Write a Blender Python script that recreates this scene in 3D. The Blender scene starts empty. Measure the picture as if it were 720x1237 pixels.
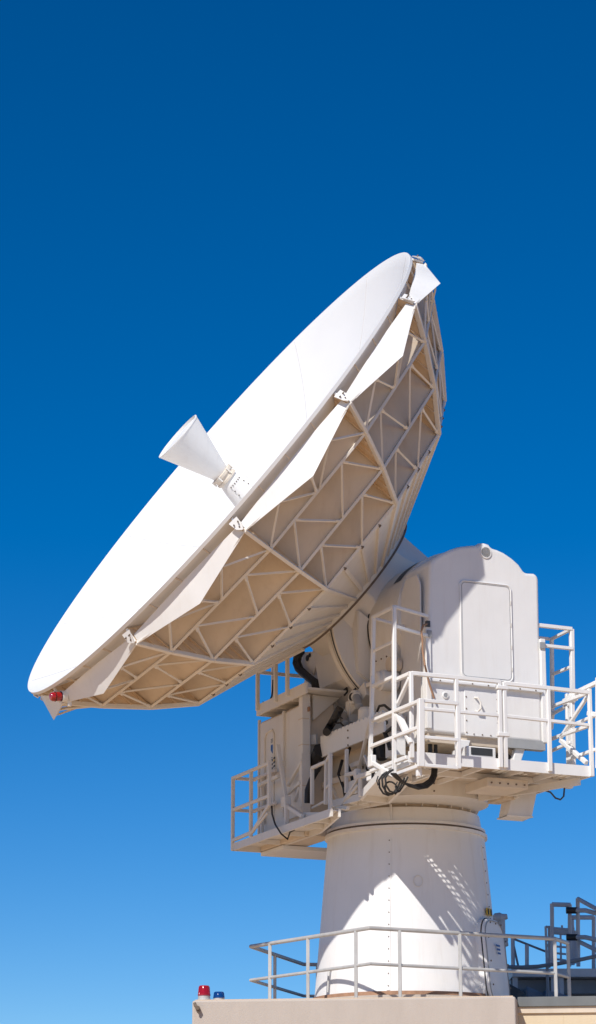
import bpy, bmesh, math, random
from mathutils import Vector, Matrix
PI = math.pi
rad = math.radians
random.seed(7)
scene = bpy.context.scene
COL = scene.collection

# ------------------------------------------------------------------ materials
MATS = {}
def nodemat(name):
    m = bpy.data.materials.new(name); m.use_nodes = True
    MATS[name] = m
    return m, m.node_tree, m.node_tree.nodes['Principled BSDF']

def paint(name, col, rough=0.5, var=0.06, scale=1.2, dirt=0.25, dirtcol=(0.45, 0.36, 0.27), streak=True, metallic=0.0, bump=0.02):
    m, nt, b = nodemat(name)
    N = nt.nodes; L = nt.links
    tc = N.new('ShaderNodeTexCoord')
    n1 = N.new('ShaderNodeTexNoise'); n1.inputs['Scale'].default_value = scale; n1.inputs['Detail'].default_value = 6
    L.new(tc.outputs['Object'], n1.inputs['Vector'])
    mp = N.new('ShaderNodeMapping'); mp.inputs['Scale'].default_value = (5.0, 5.0, 0.55) if streak else (2, 2, 2)
    L.new(tc.outputs['Object'], mp.inputs['Vector'])
    n2 = N.new('ShaderNodeTexNoise'); n2.inputs['Scale'].default_value = 1.6; n2.inputs['Detail'].default_value = 8; n2.inputs['Roughness'].default_value = 0.65
    L.new(mp.outputs[0], n2.inputs['Vector'])
    r2 = N.new('ShaderNodeValToRGB'); r2.color_ramp.elements[0].position = 0.52; r2.color_ramp.elements[1].position = 0.85
    r2.color_ramp.elements[0].color = (0, 0, 0, 1); r2.color_ramp.elements[1].color = (dirt, dirt, dirt, 1)
    L.new(n2.outputs['Fac'], r2.inputs['Fac'])
    mr = N.new('ShaderNodeMapRange'); mr.inputs['From Min'].default_value = 0.3; mr.inputs['From Max'].default_value = 0.7
    mr.inputs['To Min'].default_value = 1 - var; mr.inputs['To Max'].default_value = 1 + var * 0.3
    L.new(n1.outputs['Fac'], mr.inputs['Value'])
    mul = N.new('ShaderNodeVectorMath'); mul.operation = 'SCALE'; mul.inputs[0].default_value = col
    L.new(mr.outputs[0], mul.inputs['Scale'])
    mix = N.new('ShaderNodeMixRGB'); mix.inputs['Color2'].default_value = (*dirtcol, 1)
    L.new(r2.outputs[0], mix.inputs['Fac']); L.new(mul.outputs[0], mix.inputs['Color1'])
    L.new(mix.outputs[0], b.inputs['Base Color'])
    b.inputs['Roughness'].default_value = rough; b.inputs['Metallic'].default_value = metallic
    if bump:
        n3 = N.new('ShaderNodeTexNoise'); n3.inputs['Scale'].default_value = 9; n3.inputs['Detail'].default_value = 5
        L.new(tc.outputs['Object'], n3.inputs['Vector'])
        bp = N.new('ShaderNodeBump'); bp.inputs['Strength'].default_value = bump * 5; bp.inputs['Distance'].default_value = 0.01
        L.new(n3.outputs['Fac'], bp.inputs['Height']); L.new(bp.outputs[0], b.inputs['Normal'])
    return m

WHITE = paint('white_paint', (0.81, 0.80, 0.78), 0.5, 0.07, 1.3, 0.18)
REFL = paint('reflector_paint', (0.76, 0.76, 0.755), 0.55, 0.05, 0.6, 0.05, (0.6, 0.58, 0.55), streak=False, bump=0.0)
TRUSS = paint('truss_paint', (0.76, 0.72, 0.66), 0.55, 0.08, 2.0, 0.25, (0.45, 0.33, 0.22))
INNER = paint('shade_toned_paint', (0.69, 0.585, 0.46), 0.6, 0.12, 1.5, 0.35, (0.42, 0.30, 0.19))  # same paint, base darkened and warmed for deeper shade and bounce; noise adds weathering
SKIN = paint('back_skin_paint', (0.76, 0.73, 0.68), 0.5, 0.08, 1.5, 0.22, (0.48, 0.34, 0.2))
CREAM = paint('stained_cream_paint', (0.70, 0.62, 0.52), 0.6, 0.12, 2.0, 0.3, (0.42, 0.28, 0.14))
PED = paint('pedestal_paint', (0.80, 0.79, 0.775), 0.5, 0.07, 1.0, 0.30, (0.46, 0.38, 0.30))
GALV = paint('galvanised_steel', (0.52, 0.51, 0.49), 0.5, 0.15, 6, 0.35, (0.30, 0.24, 0.18), metallic=0.15)
BOLT = paint('dark_bolt_steel', (0.16, 0.12, 0.09), 0.7, 0.2, 20, 0.3)
RUST = paint('rusty_sealant', (0.36, 0.20, 0.12), 0.8, 0.25, 12, 0.4, (0.2, 0.1, 0.05))
RUBBER = paint('black_rubber', (0.018, 0.018, 0.019), 0.55, 0.3, 8, 0.1, (0.08, 0.07, 0.06))
DARK = paint('dark_grille', (0.06, 0.065, 0.07), 0.5, 0.2, 8, 0.2)
GREY = paint('grey_metal', (0.34, 0.35, 0.36), 0.5, 0.12, 5, 0.2)
BLUEGREY = paint('blue_grey_steel', (0.20, 0.235, 0.28), 0.55, 0.15, 4, 0.25, (0.12, 0.11, 0.1))
PALEGREY = paint('pale_grey_steel', (0.47, 0.50, 0.54), 0.5, 0.12, 4, 0.2)
BLUE = paint('blue_print', (0.02, 0.09, 0.32), 0.5, 0.05, 5, 0.0, bump=0)
YELLOW = paint('yellow_print', (0.70, 0.45, 0.04), 0.5, 0.05, 5, 0.0, bump=0)
ORANGE = paint('orange_hose', (0.34, 0.19, 0.11), 0.6, 0.1, 5, 0.0, bump=0)
COPING = paint('grey_coping', (0.16, 0.17, 0.17), 0.6, 0.15, 4, 0.25, (0.1, 0.09, 0.08))
def stucco(name, col, bumpscale=120):
    m, nt, b = nodemat(name); N = nt.nodes; L = nt.links
    tc = N.new('ShaderNodeTexCoord')
    n1 = N.new('ShaderNodeTexNoise'); n1.inputs['Scale'].default_value = 1.2; n1.inputs['Detail'].default_value = 9; n1.inputs['Roughness'].default_value = 0.7
    mp = N.new('ShaderNodeMapping'); mp.inputs['Scale'].default_value = (3, 3, 0.7)
    L.new(tc.outputs['Object'], mp.inputs[0]); L.new(mp.outputs[0], n1.inputs['Vector'])
    mix = N.new('ShaderNodeMixRGB'); mix.inputs['Color1'].default_value = (col[0]*0.82, col[1]*0.8, col[2]*0.78, 1); mix.inputs['Color2'].default_value = (*[min(1, c*1.08) for c in col], 1)
    L.new(n1.outputs['Fac'], mix.inputs['Fac']); L.new(mix.outputs[0], b.inputs['Base Color'])
    n2 = N.new('ShaderNodeTexNoise'); n2.inputs['Scale'].default_value = bumpscale; n2.inputs['Detail'].default_value = 3
    L.new(tc.outputs['Object'], n2.inputs['Vector'])
    bp = N.new('ShaderNodeBump'); bp.inputs['Strength'].default_value = 0.5; bp.inputs['Distance'].default_value = 0.01
    L.new(n2.outputs['Fac'], bp.inputs['Height']); L.new(bp.outputs[0], b.inputs['Normal'])
    b.inputs['Roughness'].default_value = 0.9
    return m
STUCCO = stucco('beige_stucco', (0.50, 0.44, 0.385))
CSTUCCO = stucco('cream_stucco', (0.72, 0.60, 0.42))
ROOFM = stucco('pale_roof_membrane', (0.64, 0.51, 0.38), 30)
SAND = stucco('desert_ground', (0.61, 0.40, 0.225), 4)
def lens(name, col):
    m, nt, b = nodemat(name)
    N = nt.nodes; L = nt.links
    n = N.new('ShaderNodeTexNoise'); n.inputs['Scale'].default_value = 14
    tc = N.new('ShaderNodeTexCoord'); L.new(tc.outputs['Object'], n.inputs['Vector'])
    mx = N.new('ShaderNodeMixRGB'); mx.inputs[1].default_value = (*col, 1); mx.inputs[2].default_value = (*[c*0.6 for c in col], 1)
    L.new(n.outputs['Fac'], mx.inputs[0]); L.new(mx.outputs[0], b.inputs['Base Color'])
    b.inputs['Roughness'].default_value = 0.12
    b.inputs['Transmission Weight'].default_value = 0.35
    b.inputs['Coat Weight'].default_value = 0.6
    return m
GOLD = paint('bounce_gold_paint', (0.70, 0.54, 0.37), 0.6, 0.12, 2.5, 0.3, (0.45, 0.28, 0.13))  # golden base paints in warm light bounced between walls and ribs; noise adds stains
REDL = lens('red_lens', (0.62, 0.01, 0.015))
BLUEL = lens('blue_lens', (0.01, 0.09, 0.38))

# ------------------------------------------------------------------ mesh builder
class MB:
    """collects solids; cv converts scene coordinates to the object's local ones"""
    def __init__(self, cv=None):
        self.bm = bmesh.new(); self.cv = cv or (lambda p: Vector(p)); self.smooth = False
    def face(self, vs):
        try: return self.bm.faces.new(vs)
        except ValueError: return None
    def prism(self, base, top):
        a = [self.bm.verts.new(self.cv(p)) for p in base]; b = [self.bm.verts.new(self.cv(p)) for p in top]
        self.face(a[::-1]); self.face(b)
        n = len(a)
        for i in range(n): self.face([a[i], a[(i+1) % n], b[(i+1) % n], b[i]])
    def plate(self, pts, t, both=True):
        pts = [Vector(p) for p in pts]
        n = Vector((0, 0, 0))
        for i in range(len(pts)):
            p, q = pts[i], pts[(i+1) % len(pts)]
            n += Vector(((p.y-q.y)*(p.z+q.z), (p.z-q.z)*(p.x+q.x), (p.x-q.x)*(p.y+q.y)))
        n.normalize(); h = n * (t / 2)
        self.prism([p - h for p in pts], [p + h for p in pts])
    def box(self, lo, hi):
        x0, y0, z0 = lo; x1, y1, z1 = hi
        self.prism([(x0, y0, z0), (x1, y0, z0), (x1, y1, z0), (x0, y1, z0)], [(x0, y0, z1), (x1, y0, z1), (x1, y1, z1), (x0, y1, z1)])
    def bar(self, p, q, w, h=None, up=(0, 0, 1)):
        p = Vector(p); q = Vector(q); d = (q - p)
        if d.length < 1e-6: return
        d.normalize(); u = Vector(up)
        if abs(d.dot(u)) > 0.97: u = Vector((1, 0, 0))
        s = d.cross(u).normalized(); u = s.cross(d).normalized()
        h = h or w
        c = [s*(-w/2)+u*(-h/2), s*(w/2)+u*(-h/2), s*(w/2)+u*(h/2), s*(-w/2)+u*(h/2)]
        self.prism([p + k for k in c], [q + k for k in c])
    def tube(self, pts, r, n=8, closed=False):
        pts = [Vector(p) for p in pts]; rings = []
        prev = None
        m = len(pts)
        for i, p in enumerate(pts):
            if closed: d = pts[(i+1) % m] - pts[i-1]
            else: d = pts[min(i+1, m-1)] - pts[max(i-1, 0)]
            d.normalize()
            if prev is None:
                u = Vector((0, 0, 1)) if abs(d.z) < 0.9 else Vector((1, 0, 0))
                s = d.cross(u).normalized()
            else:
                s = (prev - d * prev.dot(d))
                s.normalize()
            prev = s
            t = s.cross(d)
            rr = r[i] if isinstance(r, (list, tuple)) else r
            rings.append([self.bm.verts.new(self.cv(p + (s*math.cos(2*PI*k/n) + t*math.sin(2*PI*k/n))*rr)) for k in range(n)])
        for i in range(m if closed else m-1):
            a, b = rings[i], rings[(i+1) % m]
            for k in range(n):
                f = self.face([a[k], a[(k+1) % n], b[(k+1) % n], b[k]])
                if f: f.smooth = True
        if not closed: self.face(rings[0][::-1]); self.face(rings[-1])
    def lathe(self, c, ax, prof, n=48, a0=0, a1=2*PI, cap=True, ref=None):
        """prof: list of (radius, distance along ax)"""
        c = Vector(c); ax = Vector(ax).normalized()
        u = Vector(ref) if ref else (Vector((0, 0, 1)) if abs(ax.z) < 0.9 else Vector((1, 0, 0)))
        s = (u - ax*u.dot(ax)).normalized(); t = ax.cross(s)
        full = abs(a1 - a0 - 2*PI) < 1e-6
        k = n if full else n + 1
        rings = []
        for r, h in prof:
            rings.append([self.bm.verts.new(self.cv(c + ax*h + (s*math.cos(a0+(a1-a0)*i/n) + t*math.sin(a0+(a1-a0)*i/n))*r)) for i in range(k)])
        for a, b in zip(rings, rings[1:]):
            for i in range(n):
                f = self.face([a[i], a[(i+1) % k], b[(i+1) % k], b[i]])
                if f: f.smooth = True
        if cap:
            if full: self.face(rings[0][::-1]); self.face(rings[-1])
            else:
                self.face([r[0] for r in rings][::-1]); self.face([r[-1] for r in rings]); self.face(rings[0][::-1]); self.face(rings[-1])
    def build(self, name, mat, parent=None, bevel=0.0, auto=True, seg=2):
        bmesh.ops.recalc_face_normals(self.bm, faces=self.bm.faces[:])
        me = bpy.data.meshes.new(name); self.bm.to_mesh(me); self.bm.free()
        o = bpy.data.objects.new(name, me); COL.objects.link(o)
        me.materials.append(mat)
        if parent: o.parent = parent
        if auto:
            try: me.set_sharp_from_angle(angle=rad(35))
            except Exception: pass
        if bevel:
            b = o.modifiers.new('bevel', 'BEVEL'); b.width = bevel; b.segments = seg; b.limit_method = 'ANGLE'; b.angle_limit = rad(40)
        return o
def empty(name, loc, rz=0, label=None, cat=None, group=None, kind=None):
    o = bpy.data.objects.new(name, None); COL.objects.link(o); o.location = loc; o.rotation_euler = (0, 0, rz); o.empty_display_size = 0.3
    tag(o, label, cat, group, kind); return o
def tag(o, label=None, cat=None, group=None, kind=None):
    if label: o['label'] = label
    if cat: o['category'] = cat
    if group: o['group'] = group
    if kind: o['kind'] = kind
    return o

# ------------------------------------------------------------------ antenna frame
AX, AY, AZ = 1.482, 34.0, rad(23.75)
ZB = 4.30
def V(p): return Vector((p[0], -p[1], p[2] - ZB))      # (r, e, z) -> antenna local
CURV = [V]
def M(): return MB(CURV[0])
ANT = empty('dish_antenna', (AX, AY, ZB), AZ, 'huge white radar dish antenna tilted upward on a tapered round pedestal with railed platforms', 'dish antenna')
EL = rad(35.37); R0, Z0 = -2.858, 11.668
PHI0 = -31.36
def DS(rho, phi, a):
    ph = rad(phi)
    return Vector((R0 + a*math.cos(EL) + rho*math.sin(ph)*math.sin(EL), rho*math.cos(ph), Z0 - a*math.sin(EL) + rho*math.sin(ph)*math.cos(EL)))
Bv = Vector((-math.cos(EL), 0, math.sin(EL)))            # boresight in (r,e,z)
RR = 3.959; HD = 1.30
def a_refl(rho): return HD*(1-(rho/RR)**2)

# ---- reflector: paraboloid shell with rolled rim
def reflector():
    m = M(); n = 144; nr = 26
    front = []; back = []
    T = 0.035
    for i in range(nr+1):
        rho = RR*(0.02 + 0.98*i/nr)
        front.append([m.bm.verts.new(V(DS(rho, 360*k/n, a_refl(rho)))) for k in range(n)])
    for i in range(nr+1):
        rho = (RR-0.02)*(0.02 + 0.98*i/nr)
        back.append([m.bm.verts.new(V(DS(rho, 360*k/n, a_refl(rho)+T+ (0.0)))) for k in range(n)])
    lip = [m.bm.verts.new(V(DS(RR+0.018, 360*k/n, 0.0))) for k in range(n)]
    lip2 = [m.bm.verts.new(V(DS(RR+0.018, 360*k/n, 0.045))) for k in range(n)]
    lip3 = [m.bm.verts.new(V(DS(RR-0.02, 360*k/n, 0.045))) for k in range(n)]
    def strip(a, b):
        for k in range(n):
            f = m.face([a[k], a[(k+1) % n], b[(k+1) % n], b[k]])
            if f: f.smooth = True
    for a, b in zip(front, front[1:]): strip(a, b)
    for a, b in zip(back, back[1:]): strip(a, b)
    strip(front[-1], lip); strip(lip, lip2); strip(lip2, lip3); strip(lip3, back[-1]); strip(front[0], back[0])
    return m.build('reflector', REFL, ANT)
REF = reflector()
# faint panel seams on the dish face (raised sealant lines)
SEAMS = paint('seam_sealant', (0.52, 0.51, 0.50), 0.6, 0.05, 3, 0, bump=0)
m = M()
for k in range(12):
    ph = PHI0 + 30*k
    pts = [DS(RR*(0.12+0.87*i/14), ph, a_refl(RR*(0.12+0.87*i/14)) - 0.0015) for i in range(15)]
    m.tube(pts, 0.0038, 4)
ph0 = [DS(RR*0.55, 5*i, a_refl(RR*0.55) - 0.0015) for i in range(72)]
m.tube(ph0, 0.0035, 4, closed=True)
m.build('panel_seam', SEAMS, REF)

RC, A0 = 4.019, 0.259
PR = [(4.019, 0.259), (3.696, 0.719), (3.272, 1.254), (2.792, 1.748), (1.12, 2.45)]
C15 = math.cos(rad(15))
def backa(rho): return a_refl(min(rho, RR)) + 0.045
for k in range(12):
    ph = PHI0 + 30*k
    # rim panel: curved upper edge along the rim circle, V-shaped lower edge
    m = M(); NP = 25; up_, lo_ = [], []
    for i in range(NP):
        t = i/(NP-1); f = 1-abs(2*t-1); p_ = ph+0.35+29.3*t
        ro_ = 3.965 - 0.06*4*t*(1-t)
        up_.append((ro_, p_, 0.185 - 0.03*math.sin(PI*t)))
        e_ = DS(4.02, ph+0.35, 0.29).lerp(DS(4.075, ph+15, 0.475), f) if t <= 0.5 else DS(4.02, ph+29.65, 0.29).lerp(DS(4.075, ph+15, 0.475), f)
        lo_.append(e_)
    outv = lambda p_: (DS(1, p_, 0)-DS(0, p_, 0))
    F1 = [m.bm.verts.new(V(DS(*u))) for u in up_]; F2 = [m.bm.verts.new(V(l)) for l in lo_]
    G1 = [m.bm.verts.new(V(DS(*u)-outv(u[1])*0.012)) for u in up_]; G2 = [m.bm.verts.new(V(l-outv(u[1])*0.012)) for l, u in zip(lo_, up_)]
    for a, b in ((F1, F2), (G1, G2), (F1, G1), (F2, G2)):
        for i in range(NP-1): m.face([a[i], a[i+1], b[i+1], b[i]])
    m.face([F1[0], F2[0], G2[0], G1[0]]); m.face([F1[-1], F2[-1], G2[-1], G1[-1]])
    m.build('rim_panel', WHITE, ANT)
    # radial rib: web + outer flange
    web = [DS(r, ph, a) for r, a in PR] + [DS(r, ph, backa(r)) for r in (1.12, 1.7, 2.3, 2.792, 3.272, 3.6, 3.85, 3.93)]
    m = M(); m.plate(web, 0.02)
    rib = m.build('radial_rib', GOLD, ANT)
    m = M()
    tang = (DS(1, ph+90, 0) - DS(0, 0, 0))
    for i in range(3):
        m.bar(DS(PR[i][0], ph, PR[i][1]+0.012), DS(PR[i+1][0], ph, PR[i+1][1]+0.012), 0.066, 0.05, up=tang)
    m.bar(DS(PR[3][0], ph, PR[3][1]+0.015), DS(PR[4][0], ph, PR[4][1]+0.015), 0.045, 0.05, up=tang)
    m.build('rib_flange', TRUSS, rib, bevel=0.006, seg=1)
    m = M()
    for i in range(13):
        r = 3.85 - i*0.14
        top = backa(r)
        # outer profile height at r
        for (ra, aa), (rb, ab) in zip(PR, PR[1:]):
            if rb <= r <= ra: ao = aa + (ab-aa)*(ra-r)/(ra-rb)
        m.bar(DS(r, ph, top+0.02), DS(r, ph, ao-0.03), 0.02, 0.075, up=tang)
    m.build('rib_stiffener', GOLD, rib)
    # corner bracket between reflector rim and rib end
    m = M()
    cb = DS(4.0, ph, 0.0)
    m.plate([DS(RR+0.035, ph-1.0, 0.08), DS(RR+0.035, ph+0.9, 0.09), DS(RC+0.035, ph+0.7, 0.18), DS(RC+0.03, ph+0.1, 0.25), DS(RC+0.03, ph-0.2, 0.24), DS(RC+0.035, ph-0.8, 0.19)], 0.015)
    m.bar(DS(RR-0.02, ph, 0.07), DS(RC-0.0, ph, 0.25), 0.03, 0.03)
    br = m.build('corner_bracket', WHITE, ANT)
    m = M()
    for dp, da in ((-0.5, 0.13), (0.45, 0.135), (-0.05, 0.19)):
        p = DS(RC+0.028, ph+dp, da); m.lathe(p, (DS(1, ph, 0)-DS(0, ph, 0)), [(0.010, -0.03), (0.010, 0.008)], 6)
    m.build('bracket_bolt', BOLT, br)
    # small clips under the reflector rim
    for t in (7.5, 15, 22.5):
        m = M(); m.bar(DS(RR-0.01, ph+t, 0.046), DS(RR-0.07, ph+t, 0.17), 0.022, 0.012, up=tang); m.build('rim_clip', INNER, REF)
    # ring walls, chords and lattice
    for j in (1, 2, 3):
        r, a = PR[j]
        p0, p1 = DS(r, ph, a), DS(r, ph+30, a)
        i0, i1 = DS(r, ph, 0), DS(r, ph+30, 0)
        inner = []
        for i in range(9):
            t = i/8; q = i0.lerp(i1, t)
            rl = math.hypot(r*math.cos(rad(15)), r*math.sin(rad(15))*(2*t-1))
            inner.append(q - Bv*(backa(rl)+0.003))
        eps = (DS(1, ph+15, 0)-DS(0, 0, 0))*0.03
        poly = [p1-eps*0.5, p0-eps*0.5] + [q-eps*0.5 for q in inner]
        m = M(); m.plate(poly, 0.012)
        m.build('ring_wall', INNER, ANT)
        m = M(); m.bar(p0, p1, 0.038, 0.038, up=Bv)
        m.build('ring_chord', TRUSS, ANT, bevel=0.005, seg=1)
    def lp(A, B, t): return A.lerp(B, t)
    c1a, c1b = DS(*(PR[1][0], ph, PR[1][1])), DS(PR[1][0], ph+30, PR[1][1])
    c2a, c2b = DS(PR[2][0], ph, PR[2][1]), DS(PR[2][0], ph+30, PR[2][1])
    c3a, c3b = DS(PR[3][0], ph, PR[3][1]), DS(PR[3][0], ph+30, PR[3][1])
    e0a, e0b = DS(RC, ph, A0+0.02), DS(RC, ph+30, A0+0.02)
    vq = DS(4.0, ph+15, 0.46)
    rows = [
        [(c1a, lp(e0a, vq, 0.52)), (lp(e0a, vq, 0.52), lp(c1a, c1b, 0.485)), (lp(c1a, c1b, 0.485), vq), (lp(c1a, c1b, 0.515), lp(e0b, vq, 0.52)), (lp(e0b, vq, 0.52), c1b), (e0a+(vq-e0a)*0.01, vq), (vq, e0b+(vq-e0b)*0.01)],
        [(c2a, lp(c1a, c1b, 0.25)), (lp(c1a, c1b, 0.25), lp(c2a, c2b, 0.485)), (lp(c2a, c2b, 0.515), lp(c1a, c1b, 0.75)), (lp(c1a, c1b, 0.75), c2b)],
        [(c3a, lp(c2a, c2b, 0.25)), (lp(c2a, c2b, 0.25), lp(c3a, c3b, 0.485)), (lp(c3a, c3b, 0.515), lp(c2a, c2b, 0.75)), (lp(c2a, c2b, 0.75), c3b)]]
    for row in rows:
        m = M()
        for p, q in row:
            d = (q-p).normalized(); m.bar(p + d*0.03, q - d*0.03, 0.025, 0.025, up=Bv)
            for s in (p + d*0.05, q - d*0.05):
                m.plate([s - d*0.05 + (d.cross(Bv)).normalized()*0.028 , s + d*0.05 + (d.cross(Bv)).normalized()*0.02, s + d*0.05 - (d.cross(Bv)).normalized()*0.02, s - d*0.05 - (d.cross(Bv)).normalized()*0.028], 0.012)
        m.build('lattice_brace', TRUSS, ANT)
    # solid back panel towards the hub
    m = M()
    m.plate([DS(PR[3][0], ph, PR[3][1]), DS(PR[3][0], ph+30, PR[3][1]), DS(1.12, ph+30, 2.45), DS(1.12, ph, 2.45)], 0.012)
    bp = m.build('back_panel', SKIN, ANT)
    for t in (0.25, 0.5, 0.75):
        m = M()
        pa = DS(PR[3][0], ph, PR[3][1]).lerp(DS(PR[3][0], ph+30, PR[3][1]), t); pb = DS(1.12, ph, 2.45).lerp(DS(1.12, ph+30, 2.45), t)
        off = (pa-DS(0, 0, 1.7)).normalized()*0.0 - Bv*0.02
        m.bar(pa.lerp(pb, 0.03)+off, pa.lerp(pb, 0.93)+off, 0.05, 0.035, up=Bv)
        m.build('back_stiffener', TRUSS, bp)
        m = M(); m.lathe(pa-Bv*0.01, -Bv, [(0.022, -0.01), (0.022, 0.03)], 8)
        m.build('drain_plug', BOLT, bp)
# cable port on one ring wall
m = M()
pp = DS(2.70, PHI0+30+17, 1.30)
m.lathe(pp, DS(1, PHI0+45, 0)-DS(0, 0, 0), [(0.055, -0.01), (0.06, 0.018)], 16)
m.build('cable_port', RUBBER, ANT)
# hub ring
m = M()
m.lathe(DS(0, 0, 2.40), -Bv, [(1.02, 0.0), (1.17, 0.02), (1.17, 0.10), (1.05, 0.12)], 96)
m.build('hub_ring', SKIN, ANT)
m = M()
m.lathe(DS(0, 0, 2.47), -Bv, [(1.178, 0.0), (1.178, 0.03)], 96, cap=False)
m.build('hub_gasket', BOLT, ANT)

# ---- feed column and horn on boresight
m = M()
m.lathe(DS(0, 0, 0.95), Bv, [(0.36, -0.35), (0.30, 0.0), (0.175, 0.62), (0.135, 0.76), (0.125, 0.79)], 48)
FC = m.build('feed_column', WHITE, ANT)
# access hatch with bolts on the column (towards +e, slightly up)
def on_col(a, phi, off=0.0):
    t = (0.95-a)/0.90 if a > 0.05 else 1
    # piecewise radius
    h = 0.95 - a
    pr = [(-0.35, 0.36), (0.0, 0.30), (0.62, 0.175), (0.90, 0.125)]
    for (h0, r0), (h1, r1) in zip(pr, pr[1:]):
        if h0 <= h <= h1: r = r0 + (r1-r0)*(h-h0)/(h1-h0)
    return DS(r+off, phi, a)
m = M()
g_ = [(0.62, -35), (0.62, -20), (0.62, -5), (0.62, 10), (0.50, 14), (0.40, 18), (0.34, 20), (0.30, 10), (0.30, -5), (0.30, -22), (0.30, -38), (0.38, -46), (0.50, -42)]
# curved cover plate
rows_ = []
for i in range(7):
    a = 0.62 - i*0.34/6
    rows_.append([m.bm.verts.new(V(on_col(a, -45+j*65/8, 0.006))) for j in range(9)])
low = []
for i in range(7):
    a = 0.62 - i*0.34/6
    low.append([m.bm.verts.new(V(on_col(a, -45+j*65/8, -0.003))) for j in range(9)])
for g in (rows_, low):
    for i in range(6):
        for j in range(8):
            f = m.face([g[i][j], g[i][j+1], g[i+1][j+1], g[i+1][j]])
            if f: f.smooth = True
bd = lambda g: g[0] + [g[i][8] for i in range(1, 7)] + g[6][7::-1] + [g[i][0] for i in range(5, 0, -1)]
A_, B_ = bd(rows_), bd(low)
for i in range(len(A_)): m.face([A_[i], A_[(i+1) % len(A_)], B_[(i+1) % len(A_)], B_[i]])
HT = m.build('access_cover', WHITE, FC)
m = M()
for i in range(5):
    for phs in (-43, 18):
        p = on_col(0.60-i*0.075, phs, 0.004); m.lathe(p, DS(1, phs, 0)-DS(0, 0, 0), [(0.009, -0.004), (0.009, 0.012)], 6)
for j in range(1, 5):
    for a in (0.60, 0.30):
        phs = -43+j*12.2; p = on_col(a, phs, 0.004); m.lathe(p, DS(1, phs, 0)-DS(0, 0, 0), [(0.009, -0.004), (0.009, 0.012)], 6)
m.build('cover_bolt', BOLT, HT)
m = M()
m.lathe(DS(0, 0, 0.19), Bv, [(0.13, -0.03), (0.165, -0.02), (0.165, 0.012), (0.15, 0.018), (0.15, 0.06), (0.165, 0.065), (0.165, 0.10), (0.12, 0.11)], 48)
COLR = m.build('horn_collar', CREAM, ANT)
for k in range(6):
    m = M(); m.bar(DS(0.17, k*60+10, 0.16), DS(0.17, k*60+10, 0.08), 0.028, 0.018); m.build('collar_clamp', TRUSS, COLR)
m = M()
m.lathe(DS(0, 0, 0.11), Bv, [(0.115, 0.0), (0.125, 0.02), (0.382, 0.80), (0.389, 0.805), (0.389, 0.82), (0.378, 0.822), (0.365, 0.78), (0.10, 0.03)], 64, cap=True)
HORN = m.build('feed_horn', WHITE, ANT)
m = M(); m.lathe(DS(0, 0, 0.11), Bv, [(0.366, 0.79), (0.0005, 0.797)], 64, cap=False)
m.build('horn_window', REFL, HORN)

# ---- obstruction lights on the dish rim
def rim_light(p, axis, name='warning_light'):
    axis = Vector(axis).normalized()
    m = M(); m.lathe(p, axis, [(0.03, -0.16), (0.045, -0.15), (0.045, -0.08), (0.075, -0.07), (0.075, 0.0), (0.06, 0.0)], 20)
    m.bar(Vector(p)-axis*0.12+Vector((0.02, 0, 0.12)), Vector(p)-axis*0.10+Vector((0, 0, -0.08)), 0.05)
    m.bar(Vector(p)-axis*0.06+Vector((0.06, 0, -0.13)), Vector(p)-axis*0.10+Vector((0.04, 0, 0.10)), 0.06, 0.04)
    b = m.build(name, WHITE, ANT)
    m = M(); m.lathe(p, axis, [(0.055, 0.0), (0.061, 0.02), (0.061, 0.085), (0.057, 0.09), (0.061, 0.095), (0.059, 0.13), (0.045, 0.15), (0.001, 0.155)], 24)
    m.build('red_lens', REDL, b)
    m = M()
    for h in (0.0, 0.085): m.lathe(p, axis, [(0.066, h), (0.066, h+0.006)], 24)
    m.build('lens_guard', RUBBER, b)
rim_light(DS(4.04, PHI0-60, 0.22) + Vector((-0.02, 0.16, 0.03)), (-0.98, 0.1, -0.15))
rim_light(DS(RR-0.04, 93.5, 0.14), Vector((0.1, -0.1, 1.0)))

# ---- hub: loft from the hub ring to the elevation box
EZ = 9.639
def HB(a, e, h): # along -boresight a, lateral e, up in dish frame h
    return DS(0, 0, a) + Vector((0, e, 0)) + Vector((math.sin(EL), 0, math.cos(EL)))*h
m = M()
def loft(sections, caps=True):
    rings = [[m.bm.verts.new(V(p)) for p in s] for s in sections]
    n = len(rings[0])
    for a, b in zip(rings, rings[1:]):
        for i in range(n): m.face([a[i], a[(i+1) % n], b[(i+1) % n], b[i]])
    if caps: m.face(rings[0][::-1]); m.face(rings[-1])
oct1 = [(1.02*math.cos(rad(22.5+45*i)), 1.02*math.sin(rad(22.5+45*i))) for i in range(8)]
def rect8(we, wh, ch):
    return [(we, wh-ch), (we-ch, wh), (-we+ch, wh), (-we, wh-ch), (-we, -wh+ch), (-we+ch, -wh), (we-ch, -wh), (we, -wh+ch)]
loft([[HB(2.50, e, h) for e, h in oct1], [HB(2.66, e, h) for e, h in oct1], [HB(3.05, e, h) for e, h in rect8(0.86, 0.86, 0.32)], [HB(3.55, e, h) for e, h in rect8(0.84, 0.84, 0.28)], [HB(4.2, e, h) for e, h in rect8(0.8, 0.78, 0.3)]])
m.build('elevation_hub', SKIN, ANT, bevel=0.02)
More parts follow.
